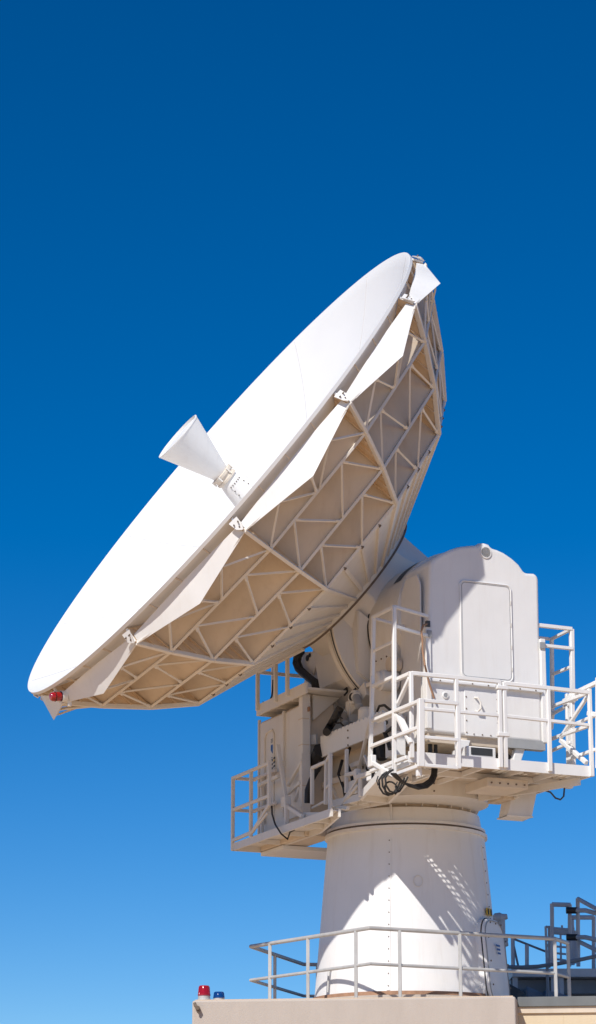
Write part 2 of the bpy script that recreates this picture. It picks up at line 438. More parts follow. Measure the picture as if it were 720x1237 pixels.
# lower hub skirt reaching to the gear sector
m = M()
m.plate([HB(2.62, 0.80, -0.60), HB(2.62, -0.80, -0.60), HB(3.15, -0.62, -1.22), HB(3.15, 0.62, -1.22)], 0.03)
m.plate([HB(3.15, 0.62, -1.22), HB(3.15, -0.62, -1.22), HB(4.0, -0.62, -1.15), HB(4.0, 0.62, -1.15)], 0.03)
m.plate([HB(2.62, 0.80, -0.60), HB(3.15, 0.62, -1.22), HB(4.0, 0.62, -1.15), HB(4.0, 0.80, -0.6)], 0.03)
m.build('hub_skirt', SKIN, ANT)
# elevation gear sector (disc in the plane normal to the elevation axis)
m = M()
m.lathe((0, 0.28, EZ), (0, 1, 0), [(0.9, 0.0), (1.34, 0.0), (1.34, 0.10), (1.30, 0.10), (1.30, 0.20), (1.37, 0.20), (1.37, 0.30), (0.9, 0.30)], 72, a0=rad(92), a1=rad(278), ref=(0, 0, 1))
GS = m.build('elevation_gear_sector', SKIN, ANT)
m = M()
m.lathe((0, 0.50, EZ), (0, 1, 0), [(1.376, 0.0), (1.376, 0.03)], 72, a0=rad(92), a1=rad(278), cap=False)
m.build('gear_groove', RUBBER, GS)
# elevation bearing drum
m = M()
m.lathe((0, 0.80, EZ-0.2), (0, 1, 0), [(0.86, 0.0), (0.93, 0.01), (0.93, 0.90), (0.86, 0.91)], 96)
DR = m.build('elevation_bearing_drum', SKIN, ANT)
m = M(); m.lathe((0, 0.79, EZ-0.2), (0, 1, 0), [(0.925, -0.02), (0.94, 0.0), (0.94, 0.015), (0.925, 0.03)], 96, cap=False)
m.build('drum_seal', RUBBER, DR)
m = M()
n_ = 10
for lo in (0.935, ):
    a_s = [rad(30 + i*3.1) for i in range(n_)]
    # angle measured from +z towards -r
    top = [(-lo*math.sin(t), 1.32, EZ-0.2+lo*math.cos(t)) for t in a_s]; bot = [(-lo*math.sin(t), 1.54, EZ-0.2+lo*math.cos(t)) for t in a_s]
    tv = [m.bm.verts.new(V(p)) for p in top]; bv = [m.bm.verts.new(V(p)) for p in bot]
    for i in range(n_-1):
        m.face([tv[i], tv[i+1], bv[i+1], bv[i]])
m.build('dark_inspection_strip', DARK, DR)

# ---- near equipment cabinet
prof = [(r, z) for r, z in [(-0.869, 7.716), (-0.845, 8.621), (-0.784, 9.968), (-0.719, 10.038), (-0.595, 10.124), (-0.471, 10.192), (-0.346, 10.243), (-0.197, 10.277), (-0.077, 10.295), (-0.037, 10.327), (0.024, 10.338), (0.103, 10.324), (0.142, 10.278), (0.227, 10.264), (0.327, 10.234), (0.451, 10.169), (0.550, 10.097), (0.613, 10.016), (0.648, 9.988), (0.775, 9.996), (0.830, 9.975), (0.843, 9.912), (0.837, 9.225), (0.830, 7.698)]]
EF, EB = 2.40, 1.62
m = M()
m.prism([(r, EB, z) for r, z in prof], [(r, EF, z) for r, z in prof])
CAB = m.build('equipment_cabinet', WHITE, ANT, bevel=0.07, seg=4)
for f in CAB.data.polygons: f.use_smooth = True
def cabq(pts, t=0.012, e=EF):  # helper keeps (r,z) points on the cabinet face
    return [(r, e, z) for r, z in pts]
def rounded(r0, z0, r1, z1, rad_=0.06, n=5):
    out = []
    for cx, cz, a in ((r1-rad_, z1-rad_, 0), (r0+rad_, z1-rad_, 90), (r0+rad_, z0+rad_, 180), (r1-rad_, z0+rad_, 270)):
        for i in range(n+1):
            t = rad(a + 90*i/n); out.append((cx+rad_*math.cos(t), cz+rad_*math.sin(t)))
    return out
dq = [(-0.342, 8.515), (0.392, 9.650)]
m = M(); m.plate([(r, EF+0.006, z) for r, z in rounded(dq[0][0], dq[0][1]-0.03, dq[1][0], dq[1][1]+0.12)], 0.016)
CD = m.build('cabinet_door', WHITE, CAB, bevel=0.005, seg=1)
ro = rounded(dq[0][0]-0.01, dq[0][1]-0.04, dq[1][0]+0.01, dq[1][1]+0.13, 0.07)
m = M(); m.tube([(r, EF+0.012, z) for r, z in ro], 0.011, 6, closed=True)
m.build('door_gasket', WHITE, CD)
m = M(); m.tube([(r, EF+0.014, z) for r, z in rounded(dq[0][0]+0.012, dq[0][1]-0.018, dq[1][0]-0.012, dq[1][1]+0.108, 0.055)], 0.0045, 6, closed=True); m.build('door_gap', GREY, CD)
m = M()
for i in range(4):
    z = dq[0][1] + 0.1 + i*0.3
    m.bar((dq[1][0]+0.0, EF+0.018, z), (dq[1][0]+0.0, EF+0.018, z+0.05), 0.02, 0.012)
m.build('door_hinge', TRUSS, CD)
# round vent near the top
vc = (0.045, 2.400, 10.203)
m = M(); m.lathe((vc[0], EF-0.002, vc[2]), (0, 1, 0), [(0.085, 0.0), (0.085, 0.014), (0.07, 0.016), (0.068, 0.006), (0.001, 0.006)], 32)
VT = m.build('round_vent', WHITE, CAB)
m = M()
for i in range(-4, 5):
    h = i*0.014; w = math.sqrt(max(0.065**2-h*h, 0))
    m.bar((vc[0]-w, EF+0.010, vc[2]+h), (vc[0]+w, EF+0.010, vc[2]+h), 0.008, 0.006)
m.build('vent_louvre', GREY, VT)
# raised side trim with step bracket on both cabinet edges
for (u0, nm) in (((-0.845, 2.400, 8.931), 0), ((0.854, 2.400, 8.954), 1)):
    m = M(); r = u0[0]
    m.box((r-0.03, EF-0.10, 7.76 if nm == 0 else 7.70), (r+0.045, EF+0.03, 9.10))
    TB = m.build('corner_trim', WHITE, CAB, bevel=0.008)
    m = M(); m.box((r-0.05 if nm else r-0.02, EF+0.03, 8.96), (r+0.03 if nm else r+0.05, EF+0.05, 9.05))
    m.build('limit_switch', GREY, TB, bevel=0.005)
# ledge, lower hatch, handle, port
lg = [(-0.810, 2.400, 8.395), (0.831, 2.400, 8.380)]
m = M(); m.bar((lg[0][0], EF+0.03, lg[0][2]), (lg[1][0], EF+0.03, lg[1][2]-0.0), 0.06, 0.035)
m.build('drip_ledge', WHITE, CAB, bevel=0.006)
m = M()
for i in range(7):
    t = (i+0.5)/7; p = Vector(lg[0]).lerp(Vector(lg[1]), t)
    m.lathe((p.x, EF+0.055, p.z), (0, 1, 0), [(0.010, 0), (0.010, 0.014)], 6)
m.build('ledge_bolt', BOLT, CAB)
h0, h1 = (-0.315, 2.400, 7.712), (0.179, 2.400, 8.380)
m = M(); m.plate([(h0[0], EF+0.004, h0[2]), (h1[0], EF+0.004, h0[2]), (h1[0], EF+0.004, h1[2]+0.02), (h0[0], EF+0.004, h1[2]+0.02)], 0.014)
LH = m.build('lower_hatch', WHITE, CAB, bevel=0.003, seg=1)
m = M()
for i in range(5):
    for r in (h0[0]+0.02, h1[0]-0.02):
        z = h0[2]+0.04+i*(h1[2]-h0[2]-0.04)/4
        m.lathe((r, EF+0.01, z), (0, 1, 0), [(0.009, 0), (0.009, 0.010)], 6)
for i in range(1, 4):
    for z in (h0[2]+0.025, h1[2]-0.0):
        m.lathe((h0[0]+(h1[0]-h0[0])*i/4, EF+0.01, z), (0, 1, 0), [(0.009, 0), (0.009, 0.010)], 6)
m.build('hatch_rivet', BOLT, LH)
hc = (-0.147, 2.400, 8.120)
m = M(); m.tube([(hc[0]-0.02, EF+0.01, hc[2]+0.10), (hc[0]+0.0, EF+0.07, hc[2]+0.09), (hc[0]+0.03, EF+0.08, hc[2]+0.02), (hc[0]+0.03, EF+0.08, hc[2]-0.05), (hc[0]+0.0, EF+0.05, hc[2]-0.09), (hc[0]-0.01, EF+0.01, hc[2]-0.07)], 0.013, 8)
m.build('hatch_handle', TRUSS, LH)
pc = (-0.589, 2.400, 8.217)
m = M(); m.lathe((pc[0], EF, pc[2]), (0, 1, 0), [(0.046, 0), (0.046, 0.012), (0.032, 0.016), (0.03, 0.006), (0.001, 0.006)], 24)
PT = m.build('sight_port', WHITE, CAB)
m = M(); m.lathe((pc[0], EF+0.004, pc[2]), (0, 1, 0), [(0.026, 0), (0.026, 0.008)], 20); m.build('port_glass', GREY, PT)
# side skirt panel (left side of cabinet) and hose
m = M()
lx = prof[0][0]
m.plate([(lx-0.012, EB+0.05, 7.62), (lx-0.012, EF-0.10, 7.62), (-0.86, EF-0.13, 9.70), (-0.86, EF-0.22, 9.86), (-0.86, EB+0.22, 9.86), (-0.86, EB+0.08, 9.70)], 0.02)
SP = m.build('side_panel', SKIN, CAB, bevel=0.005, seg=1)
m = M()
p0 = (-0.849, 2.420, 9.146)
m.box((p0[0]-0.02, 2.40, p0[2]-0.05), (p0[0]+0.03, 2.45, p0[2]+0.03))
m.build('junction_box', DARK, CAB)
m = M()
m.tube([(-0.844, 2.430, 9.141), (-0.950, 2.507, 9.091), (-0.980, 2.514, 9.002), (-0.980, 2.537, 8.890), (-0.980, 2.539, 8.738), (-0.980, 2.599, 8.544), (-0.879, 2.460, 8.444), (-0.848, 2.460, 8.326), (-0.784, 2.460, 8.150)], 0.014, 6)
m.build('hose', ORANGE, CAB)
# cabinet feet and underside pan
m = M()
m.prism([(prof[0][0]+0.06, 1.4, 7.60), (0.62, 1.4, 7.60), (0.62, EF-0.05, 7.60), (prof[0][0]+0.06, EF-0.05, 7.60)], [(-0.80, 1.3, 7.74), (0.76, 1.3, 7.74), (0.76, EF-0.03, 7.74), (-0.84, EF-0.03, 7.74)])
m.build('cabinet_pan', INNER, ANT)
for r in (-0.40, 0.42):
    m = M(); m.prism([(r-0.05, 2.30, 7.34), (r+0.06, 2.30, 7.34), (r+0.06, 2.38, 7.34), (r-0.05, 2.38, 7.34)], [(r+0.03, 2.28, 7.66), (r+0.18, 2.28, 7.66), (r+0.18, 2.38, 7.66), (r+0.03, 2.38, 7.66)])
    m.build('cabinet_foot', WHITE, ANT, bevel=0.01)
m = M(); m.box((0.30, 2.30, 7.60), (0.86, 2.42, 7.72)); m.build('support_angle', GREY, ANT)

# ---- yoke arms, turntable, azimuth housing
for s in (1, -1):
    m = M()
    e0, e1 = (0.85*s, 1.55*s)
    pr_ = [(-0.95, 7.50), (0.85, 7.50), (0.80, 9.4), (0.45, 9.8), (-0.45, 9.8), (-0.80, 9.4), (-0.95, 8.6)]
    m.prism([(r, e0, z) for r, z in pr_], [(r, e1, z) for r, z in pr_])
    ya = m.build('yoke_arm', SKIN, ANT, bevel=0.02)
    if s == 1:
        m = M()
        m.bar((-0.97, 0.83, 8.62), (-0.97, 1.60, 8.62), 0.03, 0.05)
        m.bar((-0.965, 0.85, 7.90), (-0.965, 1.60, 7.90), 0.03, 0.04)
        m.build('arm_flange', SKIN, ya)
        pc2 = (-1.000, 1.568, 8.537)
        m = M(); m.lathe((pc2[0]+0.1, pc2[1], pc2[2]), (-1, 0, 0), [(0.14, 0.0), (0.14, 0.22), (0.115, 0.24), (0.115, 0.28), (0.09, 0.30), (0.001, 0.30)], 32)
        m.build('drive_motor', SKIN, ya)
        m = M(); m.lathe((pc2[0]+0.1, pc2[1]+0.12, pc2[2]+0.2), (-1, 0, 0), [(0.09, 0.0), (0.09, 0.16), (0.001, 0.16)], 24)
        m.build('motor_cap', INNER, ya)
        m = M()
        for i in range(7): m.lathe((-0.985, 0.9+i*0.1, 7.83), (-1, 0, 0), [(0.011, 0), (0.011, 0.014)], 6)
        for i in range(4): m.lathe((-0.955, 0.95+i*0.16, 8.9), (-1, 0, 0), [(0.011, 0), (0.011, 0.014)], 6)
        m.build('arm_bolt', BOLT, ya)
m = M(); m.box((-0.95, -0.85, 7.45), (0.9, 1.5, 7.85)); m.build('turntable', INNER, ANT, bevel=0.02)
# neck with gussets above the pedestal
m = M()
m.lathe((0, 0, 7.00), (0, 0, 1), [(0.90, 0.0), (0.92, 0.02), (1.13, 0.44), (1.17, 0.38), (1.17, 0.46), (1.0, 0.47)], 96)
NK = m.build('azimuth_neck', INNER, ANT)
for k in range(28):
    a = rad(k*360/28)
    c, s = math.cos(a), math.sin(a)
    m = M(); m.plate([(0.90*c, 0.90*s, 7.02), (0.97*c, 0.97*s, 7.02), (1.17*c, 1.17*s, 7.445), (1.10*c, 1.10*s, 7.445)], 0.018)
    m.build('gusset', TRUSS, NK)
# azimuth gear cover (serrated plate facing the dish side) and drum front
q0, q1, q2, q3 = (-1.220, -0.108, 8.041), (-1.220, 1.434, 8.125), (-1.220, 1.428, 7.771), (-1.220, -0.110, 7.778)
m = M()
top = []
N_ = 17
e0, e1 = q0[1], 1.9; z0 = q0[2]-0.02
zt = z0 + 0.02
pts = [(-1.22, e0, q3[2]), (-1.22, e0, zt)]
for i in range(N_):
    ea = e0 + (e1-e0)*i/N_; eb = e0 + (e1-e0)*(i+0.55)/N_; ec = e0 + (e1-e0)*(i+0.6)/N_
    pts += [(-1.22, ea+0.002, zt+0.03), (-1.22, eb, zt+0.03), (-1.22, ec, zt)]
pts += [(-1.22, e1, zt), (-1.22, e1, q3[2])]
m.plate(pts, 0.03)
AC_ = m.build('gear_cover', WHITE, ANT)
m = M()
em = (e0+e1)/2-0.1
for i in range(4): m.lathe((-1.235, em, zt-0.05-i*0.1), (-1, 0, 0), [(0.012, 0), (0.012, 0.012)], 6)
m.build('cover_bolt', BOLT, AC_)
m = M(); m.box((-1.20, e0+0.02, q3[2]+0.03), (-0.9, e1-0.02, zt-0.03)); m.build('gearbox_body', INNER, ANT)
# drum section under the gear cover
m = M()
m.lathe((-0.15, 0.75, 7.0), (0, 0, 1), [(0.92, 0.05), (0.92, 0.50), (0.98, 0.52), (0.98, 0.58), (0.9, 0.60)], 64)
ADR = m.build('azimuth_drum', SKIN, ANT)
m = M()
for k in range(40):
    a = rad(k*9)
    m.lathe((-0.15+0.93*math.cos(a), 0.75+0.93*math.sin(a), 7.49), (0, 0, 1), [(0.012, -0.02), (0.012, 0.015)], 6)
for k in range(8):
    for zz in (7.1, 7.2, 7.3, 7.4):
        a = rad(k*45+15); m.lathe((-0.15+0.918*math.cos(a), 0.75+0.918*math.sin(a), zz), (math.cos(a), math.sin(a), 0), [(0.012, 0), (0.012, 0.015)], 6)
m.build('drum_bolt', BOLT, ADR)
# elevation drive gearbox seen beside the gear sector
gq = (-1.050, 0.541, 8.514)
m = M()
dd = Vector((-0.25, 0.62, -0.62)).normalized()
g0 = Vector(gq)
m.lathe(g0, (-1, 0.25, 0.1), [(0.075, -0.25), (0.10, -0.2), (0.10, 0.0), (0.06, 0.01), (0.05, -0.05), (0.001, -0.05)], 24)
m.bar(g0 + Vector((0.15, -0.25, -0.1)), g0 + Vector((0.15, 0.25, 0.08)), 0.16, 0.2)
m.bar(g0 + Vector((0.12, -0.28, 0.0)), g0 + Vector((0.12, -0.28, -0.30)), 0.12, 0.14)
GB = m.build('elevation_gearbox', SKIN, ANT, bevel=0.012)
m = M(); m.lathe(g0 + Vector((-0.012, 0.003, 0.001)), (-1, 0.25, 0.1), [(0.05, -0.05), (0.05, 0.012)], 20); m.build('motor_bore', RUBBER, GB)
for p, q in ((zB(265,570) if False else (0, 0), (0, 0)),): pass
for off in ((-0.02, -0.22, -0.28), (-0.02, 0.22, -0.12)):
    m = M(); c_ = g0 + Vector(off); m.lathe(c_, (-0.2, 0.75, -0.62), [(0.05, -0.16), (0.055, -0.15), (0.055, 0.12), (0.04, 0.13)], 20)
    mo = m.build('servo_motor', GREY, GB)
    m = M(); m.lathe(c_, (-0.2, 0.75, -0.62), [(0.06, -0.19), (0.07, -0.18), (0.07, -0.15)], 20); m.build('motor_flange', SKIN, mo)
# frame plates with cut-outs behind the dish and the cable wrap
def disc_hole(mb, c, n, r): mb.lathe(c, n, [(r, -0.02), (r, 0.022)], 20)
pl = [(-0.900, -1.478, 9.567), (-0.900, -0.872, 9.458), (-0.900, -1.054, 9.144), (-0.900, -1.356, 9.271), (-0.900, -1.602, 9.440)]
m = M(); m.plate(pl, 0.03); CP = m.build('cable_arm_plate', SKIN, ANT, bevel=0.004, seg=1)
m = M(); m.lathe((-0.920, -1.250, 9.433), (-1, 0, 0), [(0.045, 0.0), (0.045, 0.01)], 20); m.lathe((-0.920, -1.169, 9.459), (-1, 0, 0), [(0.03, 0.0), (0.03, 0.01)], 20)
m.build('plate_hole', RUBBER, CP)
pl = [(-0.750, -1.388, 9.224), (-0.750, -1.205, 9.524), (-0.750, -0.927, 9.366), (-0.750, -0.810, 9.258), (-0.750, -0.890, 9.124), (-0.750, -1.128, 9.105)]
m = M(); m.plate(pl, 0.04); m.build('counter_frame_plate', WHITE, ANT, bevel=0.004, seg=1)
pl = [(-0.700, -1.366, 9.038), (-0.700, -0.690, 9.052), (-0.700, -0.311, 8.869), (-0.700, -0.063, 8.713), (-0.700, -0.608, 8.764), (-0.700, -1.410, 8.945)]
m = M(); m.plate(pl, 0.05); FP2 = m.build('frame_plate', WHITE, ANT, bevel=0.004, seg=1)
m = M(); m.lathe((-0.735, -0.692, 8.955), (-1, 0, 0), [(0.04, 0.0), (0.04, 0.012)], 16); m.build('plate_hole', RUBBER, FP2)
m = M(); m.lathe((-0.600, -1.102, 9.161), (-0.3, 0.8, 0.45), [(0.07, -0.12), (0.085, -0.11), (0.085, 0.12), (0.06, 0.13)], 24); m.build('drive_cylinder', INNER, ANT)
m = M()
wrap = [(-1.000, -1.285, 9.538), (-1.000, -1.391, 9.489), (-1.000, -1.424, 9.411), (-1.000, -1.334, 9.300), (-1.000, -1.171, 9.200), (-1.000, -0.970, 9.093), (-1.000, -0.771, 8.988), (-1.000, -0.732, 8.906)]
for off in (-0.035, 0.0, 0.035):
    m.tube([Vector(p)+Vector((off*0.5, -0.03+off, -0.01)) for p in wrap], 0.035, 8)
m.tube([(-0.900, -0.796, 9.042), (-0.950, -0.804, 8.957), (-1.000, -0.772, 8.831)], 0.05, 8)
m.build('cable_wrap', RUBBER, ANT)
m = M()
m.tube([(-0.600, -1.340, 9.566), (-0.620, -1.143, 9.482), (-0.650, -0.960, 9.368), (-0.650, -0.918, 9.295)], 0.035, 8)
m.build('hose_loop', RUBBER, ANT)
m = M()
m.tube([(-0.780, -0.646, 8.791), (-0.800, -0.496, 8.824), (-0.820, -0.381, 8.764), (-0.820, -0.326, 8.709), (-0.850, -0.198, 8.753), (-0.900, 0.036, 8.748), (-0.900, 0.056, 8.691), (-0.950, 0.059, 8.633)], 0.014, 6)
m.tube([(-0.950, 0.328, 8.634), (-0.950, 0.430, 8.658)], 0.014, 6)
m.build('thin_cable', RUBBER, ANT)
m = M()
m.tube([(-1.220, 0.518, 8.347), (-1.250, 0.439, 8.255), (-1.080, -0.100, 8.244), (-1.300, 0.237, 8.061)], 0.055, 10)
m.tube([(-1.320, 0.111, 7.665), (-1.360, 0.095, 7.595), (-1.450, 0.064, 7.421), (-1.500, 0.050, 7.281), (-1.500, 0.041, 7.110)], 0.04, 8)
m.tube([(-1.250, -0.085, 7.878), (-1.200, -0.324, 7.781), (-1.200, -0.409, 7.672)], 0.10, 8)
m.build('black_conduit', RUBBER, ANT)
m = M()
m.tube([(-1.200, 0.204, 8.127), (-1.200, 0.288, 8.182), (-1.200, 0.473, 8.157), (-1.200, 0.574, 8.095), (-1.200, 0.594, 8.057)], 0.012, 6)
m.build('signal_cable', RUBBER, ANT)
m = M()
m.tube([(-1.250, 0.522, 8.292), (-1.250, 0.550, 8.226), (-1.250, 0.643, 8.183)], 0.010, 6)
m.build('signal_cable', RUBBER, ANT)

# ---- left cabinet (dish side), its door, posts and upper deck
LC0 = Vector((-2.0, 0.7, 7.2)); LC1 = Vector((-1.550, -0.328, 7.393))
CURV[0] = lambda p: V(LC1 + (Vector(p) - LC0)*1.036)
LCR = -1.80
pA, pB, pC = (-1.800, -0.848, 8.269), (-1.800, 0.659, 8.347), (-1.800, -0.833, 6.821)
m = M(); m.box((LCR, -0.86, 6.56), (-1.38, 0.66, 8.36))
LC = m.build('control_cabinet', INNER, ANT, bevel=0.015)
m = M(); m.plate([(LCR-0.012, 0.0, 6.75), (LCR-0.012, 0.0, 8.32), (LCR-0.012, -0.30, 8.33), (LCR-0.012, -0.84, 8.33), (LCR-0.012, -0.84, 6.75)], 0.02)
LD = m.build('cabinet_door', SKIN, LC, bevel=0.004, seg=1)
m = M(); m.plate([(LCR-0.012, 0.03, 6.85), (LCR-0.012, 0.03, 8.32), (LCR-0.012, 0.62, 8.33), (LCR-0.012, 0.62, 6.85)], 0.02)
m.build('fixed_panel', SKIN, LC, bevel=0.004, seg=1)
m = M()
m.bar((LCR-0.035, 0.015, 6.9), (LCR-0.035, 0.015, 8.35), 0.035, 0.03)
m.bar((LCR-0.04, -0.02, 7.62), (LCR-0.04, 0.05, 7.62), 0.06, 0.07)
m.bar((LCR-0.04, -0.02, 7.0), (LCR-0.04, 0.05, 7.0), 0.05, 0.06)
m.build('door_latch_rod', TRUSS, LD)
arch = [(LCR-0.03, -0.66, 6.9), (LCR-0.03, -0.66, 8.08), (LCR-0.03, -0.60, 8.16), (LCR-0.03, -0.40, 8.17), (LCR-0.03, -0.34, 8.10), (LCR-0.03, -0.34, 6.9)]
m = M(); m.tube(arch, 0.014, 6); m.build('door_trim', TRUSS, LD)
lb = (-1.830, -0.380, 7.906)
m = M(); e, z = lb[1], lb[2]
m.plate([(LCR-0.034, e-0.05, z+0.05), (LCR-0.034, e+0.05, z+0.05), (LCR-0.034, e+0.05, z-0.02), (LCR-0.034, e, z-0.07), (LCR-0.034, e-0.05, z-0.02)], 0.008)
m.build('blue_shield_sticker', BLUE, LD)
m = M()
for i in range(3): m.box((LCR-0.036, e-0.06, z+0.085+i*0.02), (LCR-0.026, e+0.05-i*0.02, z+0.095+i*0.02))
for i in range(2): m.box((LCR-0.036, e-0.05, z-0.13-i*0.025), (LCR-0.026, e+0.05, z-0.12-i*0.025))
m.build('sticker_text', GREY, LD)
lb2 = (-1.830, -0.336, 7.669)
e, z = lb2[1], lb2[2]
m = M(); m.box((LCR-0.034, e-0.055, z-0.13), (LCR-0.026, e+0.055, z+0.10)); WL = m.build('warning_sticker', SKIN, LD)
m = M()
for i in range(4):
    m.plate([(LCR-0.038, e-0.05, z-0.11+i*0.055), (LCR-0.038, e+0.05, z-0.085+i*0.055), (LCR-0.038, e+0.05, z-0.06+i*0.055), (LCR-0.038, e-0.05, z-0.085+i*0.055)], 0.006)
m.build('hazard_stripe', RUBBER, WL)
m = M(); m.plate([(LCR-0.038, e-0.02, z+0.04), (LCR-0.038, e+0.05, z+0.04), (LCR-0.038, e+0.015, z+0.09)], 0.006); m.build('hazard_triangle', YELLOW, WL)
# stout corner post and gusset plate
m = M(); m.box((LCR-0.10, 0.66, 6.62), (LCR+0.02, 0.78, 8.44)); CPo = m.build('corner_post', SKIN, ANT, bevel=0.008)
m = M()
for zz in (7.2, 7.75, 8.1): m.box((LCR-0.104, 0.655, zz), (LCR+0.0, 0.785, zz+0.012))
m.build('post_joint', INNER, CPo)
gp = [(-1.720, 0.715, 8.449), (-1.300, 0.653, 8.455), (-1.720, 0.713, 8.105)]
m = M(); m.plate(gp, 0.03); m.plate([(-1.600, 0.446, 8.486), (-1.150, 0.244, 8.527), (-1.200, 0.017, 8.126), (-1.600, 0.444, 7.949)], 0.03)
m.build('gusset_plate', SKIN, ANT)
m = M(); m.bar((-1.720, 0.712, 7.845), (-1.350, 0.221, 7.959), 0.09, 0.13); m.build('cross_beam', SKIN, ANT)
m = M(); m.box((LCR-0.03, 0.79, 8.20), (LCR-0.01, 0.84, 8.26)); m.build('orange_tag', ORANGE, ANT)

RW = 0.042
def posts(parent, plist, w=RW, mat=None):
    for p, q in plist:
        m = M(); m.bar(p, q, w); m.build('post', mat or WHITE, parent, bevel=0.006, seg=1)
def lines(name, parent, segs, w=RW, mat=None):
    for s in segs:
        m = M(); m.bar(s[0], s[1], s[2] if len(s) > 2 else w); m.build(name, mat or WHITE, parent, bevel=0.006, seg=1)

# upper small deck above the left cabinet
m = M()
ur = -1.95
m.box((ur, -0.68, 8.40), (ur+0.03, 1.0, 8.55)); m.box((ur+0.03, -0.68, 8.40), (-1.25, -0.65, 8.55)); m.box((ur+0.03, -0.65, 8.46), (-1.3, 0.98, 8.49))
for e in (-0.1, 0.45): m.box((ur+0.03, e, 8.40), (-1.25, e+0.03, 8.46))
UD = m.build('upper_deck', SKIN, ANT)
def vert(u, v, r, z0, z1, Qp): return ((Qp[0], Qp[1], z0), (Qp[0], Qp[1], z1))
P_ = [(-1.970, -0.589, 8.957), (-1.970, 0.041, 8.960), (-1.970, 0.442, 8.989)]
posts(UD, [((p[0], p[1], 8.46), (p[0], p[1], 9.45)) for p in P_], 0.05, SKIN)
posts(UD, [((-1.24, (-1.240, -1.756, 9.254)[1], 8.46), (-1.24, (-1.240, -1.756, 9.254)[1], 9.45))], 0.045, SKIN)
e_a = P_[0][1]
lines('handrail', UD, [((ur-0.02, e_a, 9.43), (ur-0.02, 1.0, 9.43)), ((ur-0.02, e_a, 9.0), (ur-0.02, 0.98, 9.0)), ((ur, e_a, 9.0), (-1.24, e_a, 9.0)), ((ur, e_a, 9.43), (-1.24, e_a, 9.43)), ((-1.24, e_a, 9.0), (-1.24, 0.45, 9.0))], 0.045, SKIN)
m = M(); m.tube([(-1.600, -0.914, 8.988), (-1.600, -0.926, 8.859), (-1.620, -0.907, 8.755), (-1.650, -0.918, 8.672), (-1.700, -0.678, 8.593), (-1.800, -0.668, 8.596), (-1.900, -0.555, 8.575)], 0.012, 6); m.build('loose_cable', RUBBER, UD)

# lower left platform
LR = -2.2; LZ = 6.55
m = M()
out0, out1 = -0.93, 2.34
# outer fascia, end fascia, inner edge, cross members and deck sheet
m.box((LR, out0, LZ-0.0), (LR+0.03, out1, LZ+0.10))
m.bar((LR+0.02, out0+0.02, LZ+0.05), (-1.72, out0+0.02, LZ+0.05), 0.03, 0.10)
m.bar((-1.72, out0, LZ+0.05), (-1.74, 1.0, LZ+0.05), 0.03, 0.10)
m.bar((-1.74, 1.0, LZ+0.05), (LR+0.12, out1, LZ+0.05), 0.03, 0.10)
for e in (-0.2, 0.6, 1.3, 1.75):
    x1 = -1.73 if e < 1.0 else -1.74 + (LR+0.12+1.74)*(e-1.0)/(out1-1.0)
    m.bar((LR+0.03, e, LZ+0.04), (x1, e, LZ+0.04), 0.03, 0.06)
m.prism([(LR+0.03, out0+0.03, LZ+0.075), (-1.74, out0+0.03, LZ+0.075), (-1.755, 1.0, LZ+0.075), (LR+0.10, out1-0.03, LZ+0.075), (LR+0.03, out1-0.03, LZ+0.075)],
        [(LR+0.03, out0+0.03, LZ+0.09), (-1.74, out0+0.03, LZ+0.09), (-1.755, 1.0, LZ+0.09), (LR+0.10, out1-0.03, LZ+0.09), (LR+0.03, out1-0.03, LZ+0.09)])
LP = m.build('lower_platform', SKIN, ANT)
zt, zm = 7.55, 7.11
pe = lambda q: q[1]
E1, E2, E3 = out0+0.03, (-2.200, -0.256, 7.193)[1], (-2.200, 0.374, 7.235)[1]
posts(LP, [((LR, E1, LZ), (LR, E1, zt+0.02)), ((LR, E2, LZ+0.1), (LR, E2, zt)), ((LR, E3, LZ+0.42), (LR, E3, zt+0.03))], 0.045, SKIN)
posts(LP, [((-1.80, E1-0.02, LZ+0.1), (-1.80, E1-0.02, 8.40)), ((-1.88, E1+0.28, LZ+0.1), (-1.88, E1+0.28, zt))], 0.04, SKIN)
lines('handrail', LP, [((LR, E1, zt), (LR, E3, zt)), ((LR, E1, zm), (LR, E3, zm)), ((LR, E1, zt), (-1.86, E1, zt)), ((LR, E1, zm), (-1.86, E1, zm)), ((-1.90, E1, zt), (-1.90, -0.1, zt+0.0)), ((-1.9, E1, zm), (-1.9, -0.1, zm)),
    ((LR, E1, LZ+0.14), (LR, E2+0.06, LZ+0.16)), ((LR, E2+0.06, LZ+0.16), (LR, E3, LZ+0.44)), ((LR, E2-0.05, LZ+0.12), (LR, E3-0.05, LZ+0.34), 0.03)], 0.042, SKIN)
lines('brace', LP, [((-2.000, 0.190, 7.840), (-2.000, 0.467, 7.072)), ((-2.000, -0.462, 7.392), (-2.000, 0.222, 7.413)), ((-2.050, 0.600, 6.957), (-2.150, 1.361, 6.697), 0.055), ((-2.100, 0.715, 6.948), (-2.100, 0.716, 6.674), 0.055),
    ((-1.900, 0.312, 7.173), (-1.900, 0.740, 7.256), 0.05), ((-1.900, 0.769, 7.539), (-1.900, 0.311, 7.277), 0.045), ((-1.880, 0.752, 7.636), (-1.880, 0.751, 6.923), 0.06), ((-1.900, 0.683, 7.207), (-1.900, 0.542, 7.022), 0.035)], 0.05, SKIN)
m = M(); c_ = Vector((-2.050, 0.571, 7.007)); m.box((c_.x-0.04, c_.y-0.07, c_.z-0.07), (c_.x+0.05, c_.y+0.07, c_.z+0.07)); m.build('clamp_block', SKIN, LP, bevel=0.008)
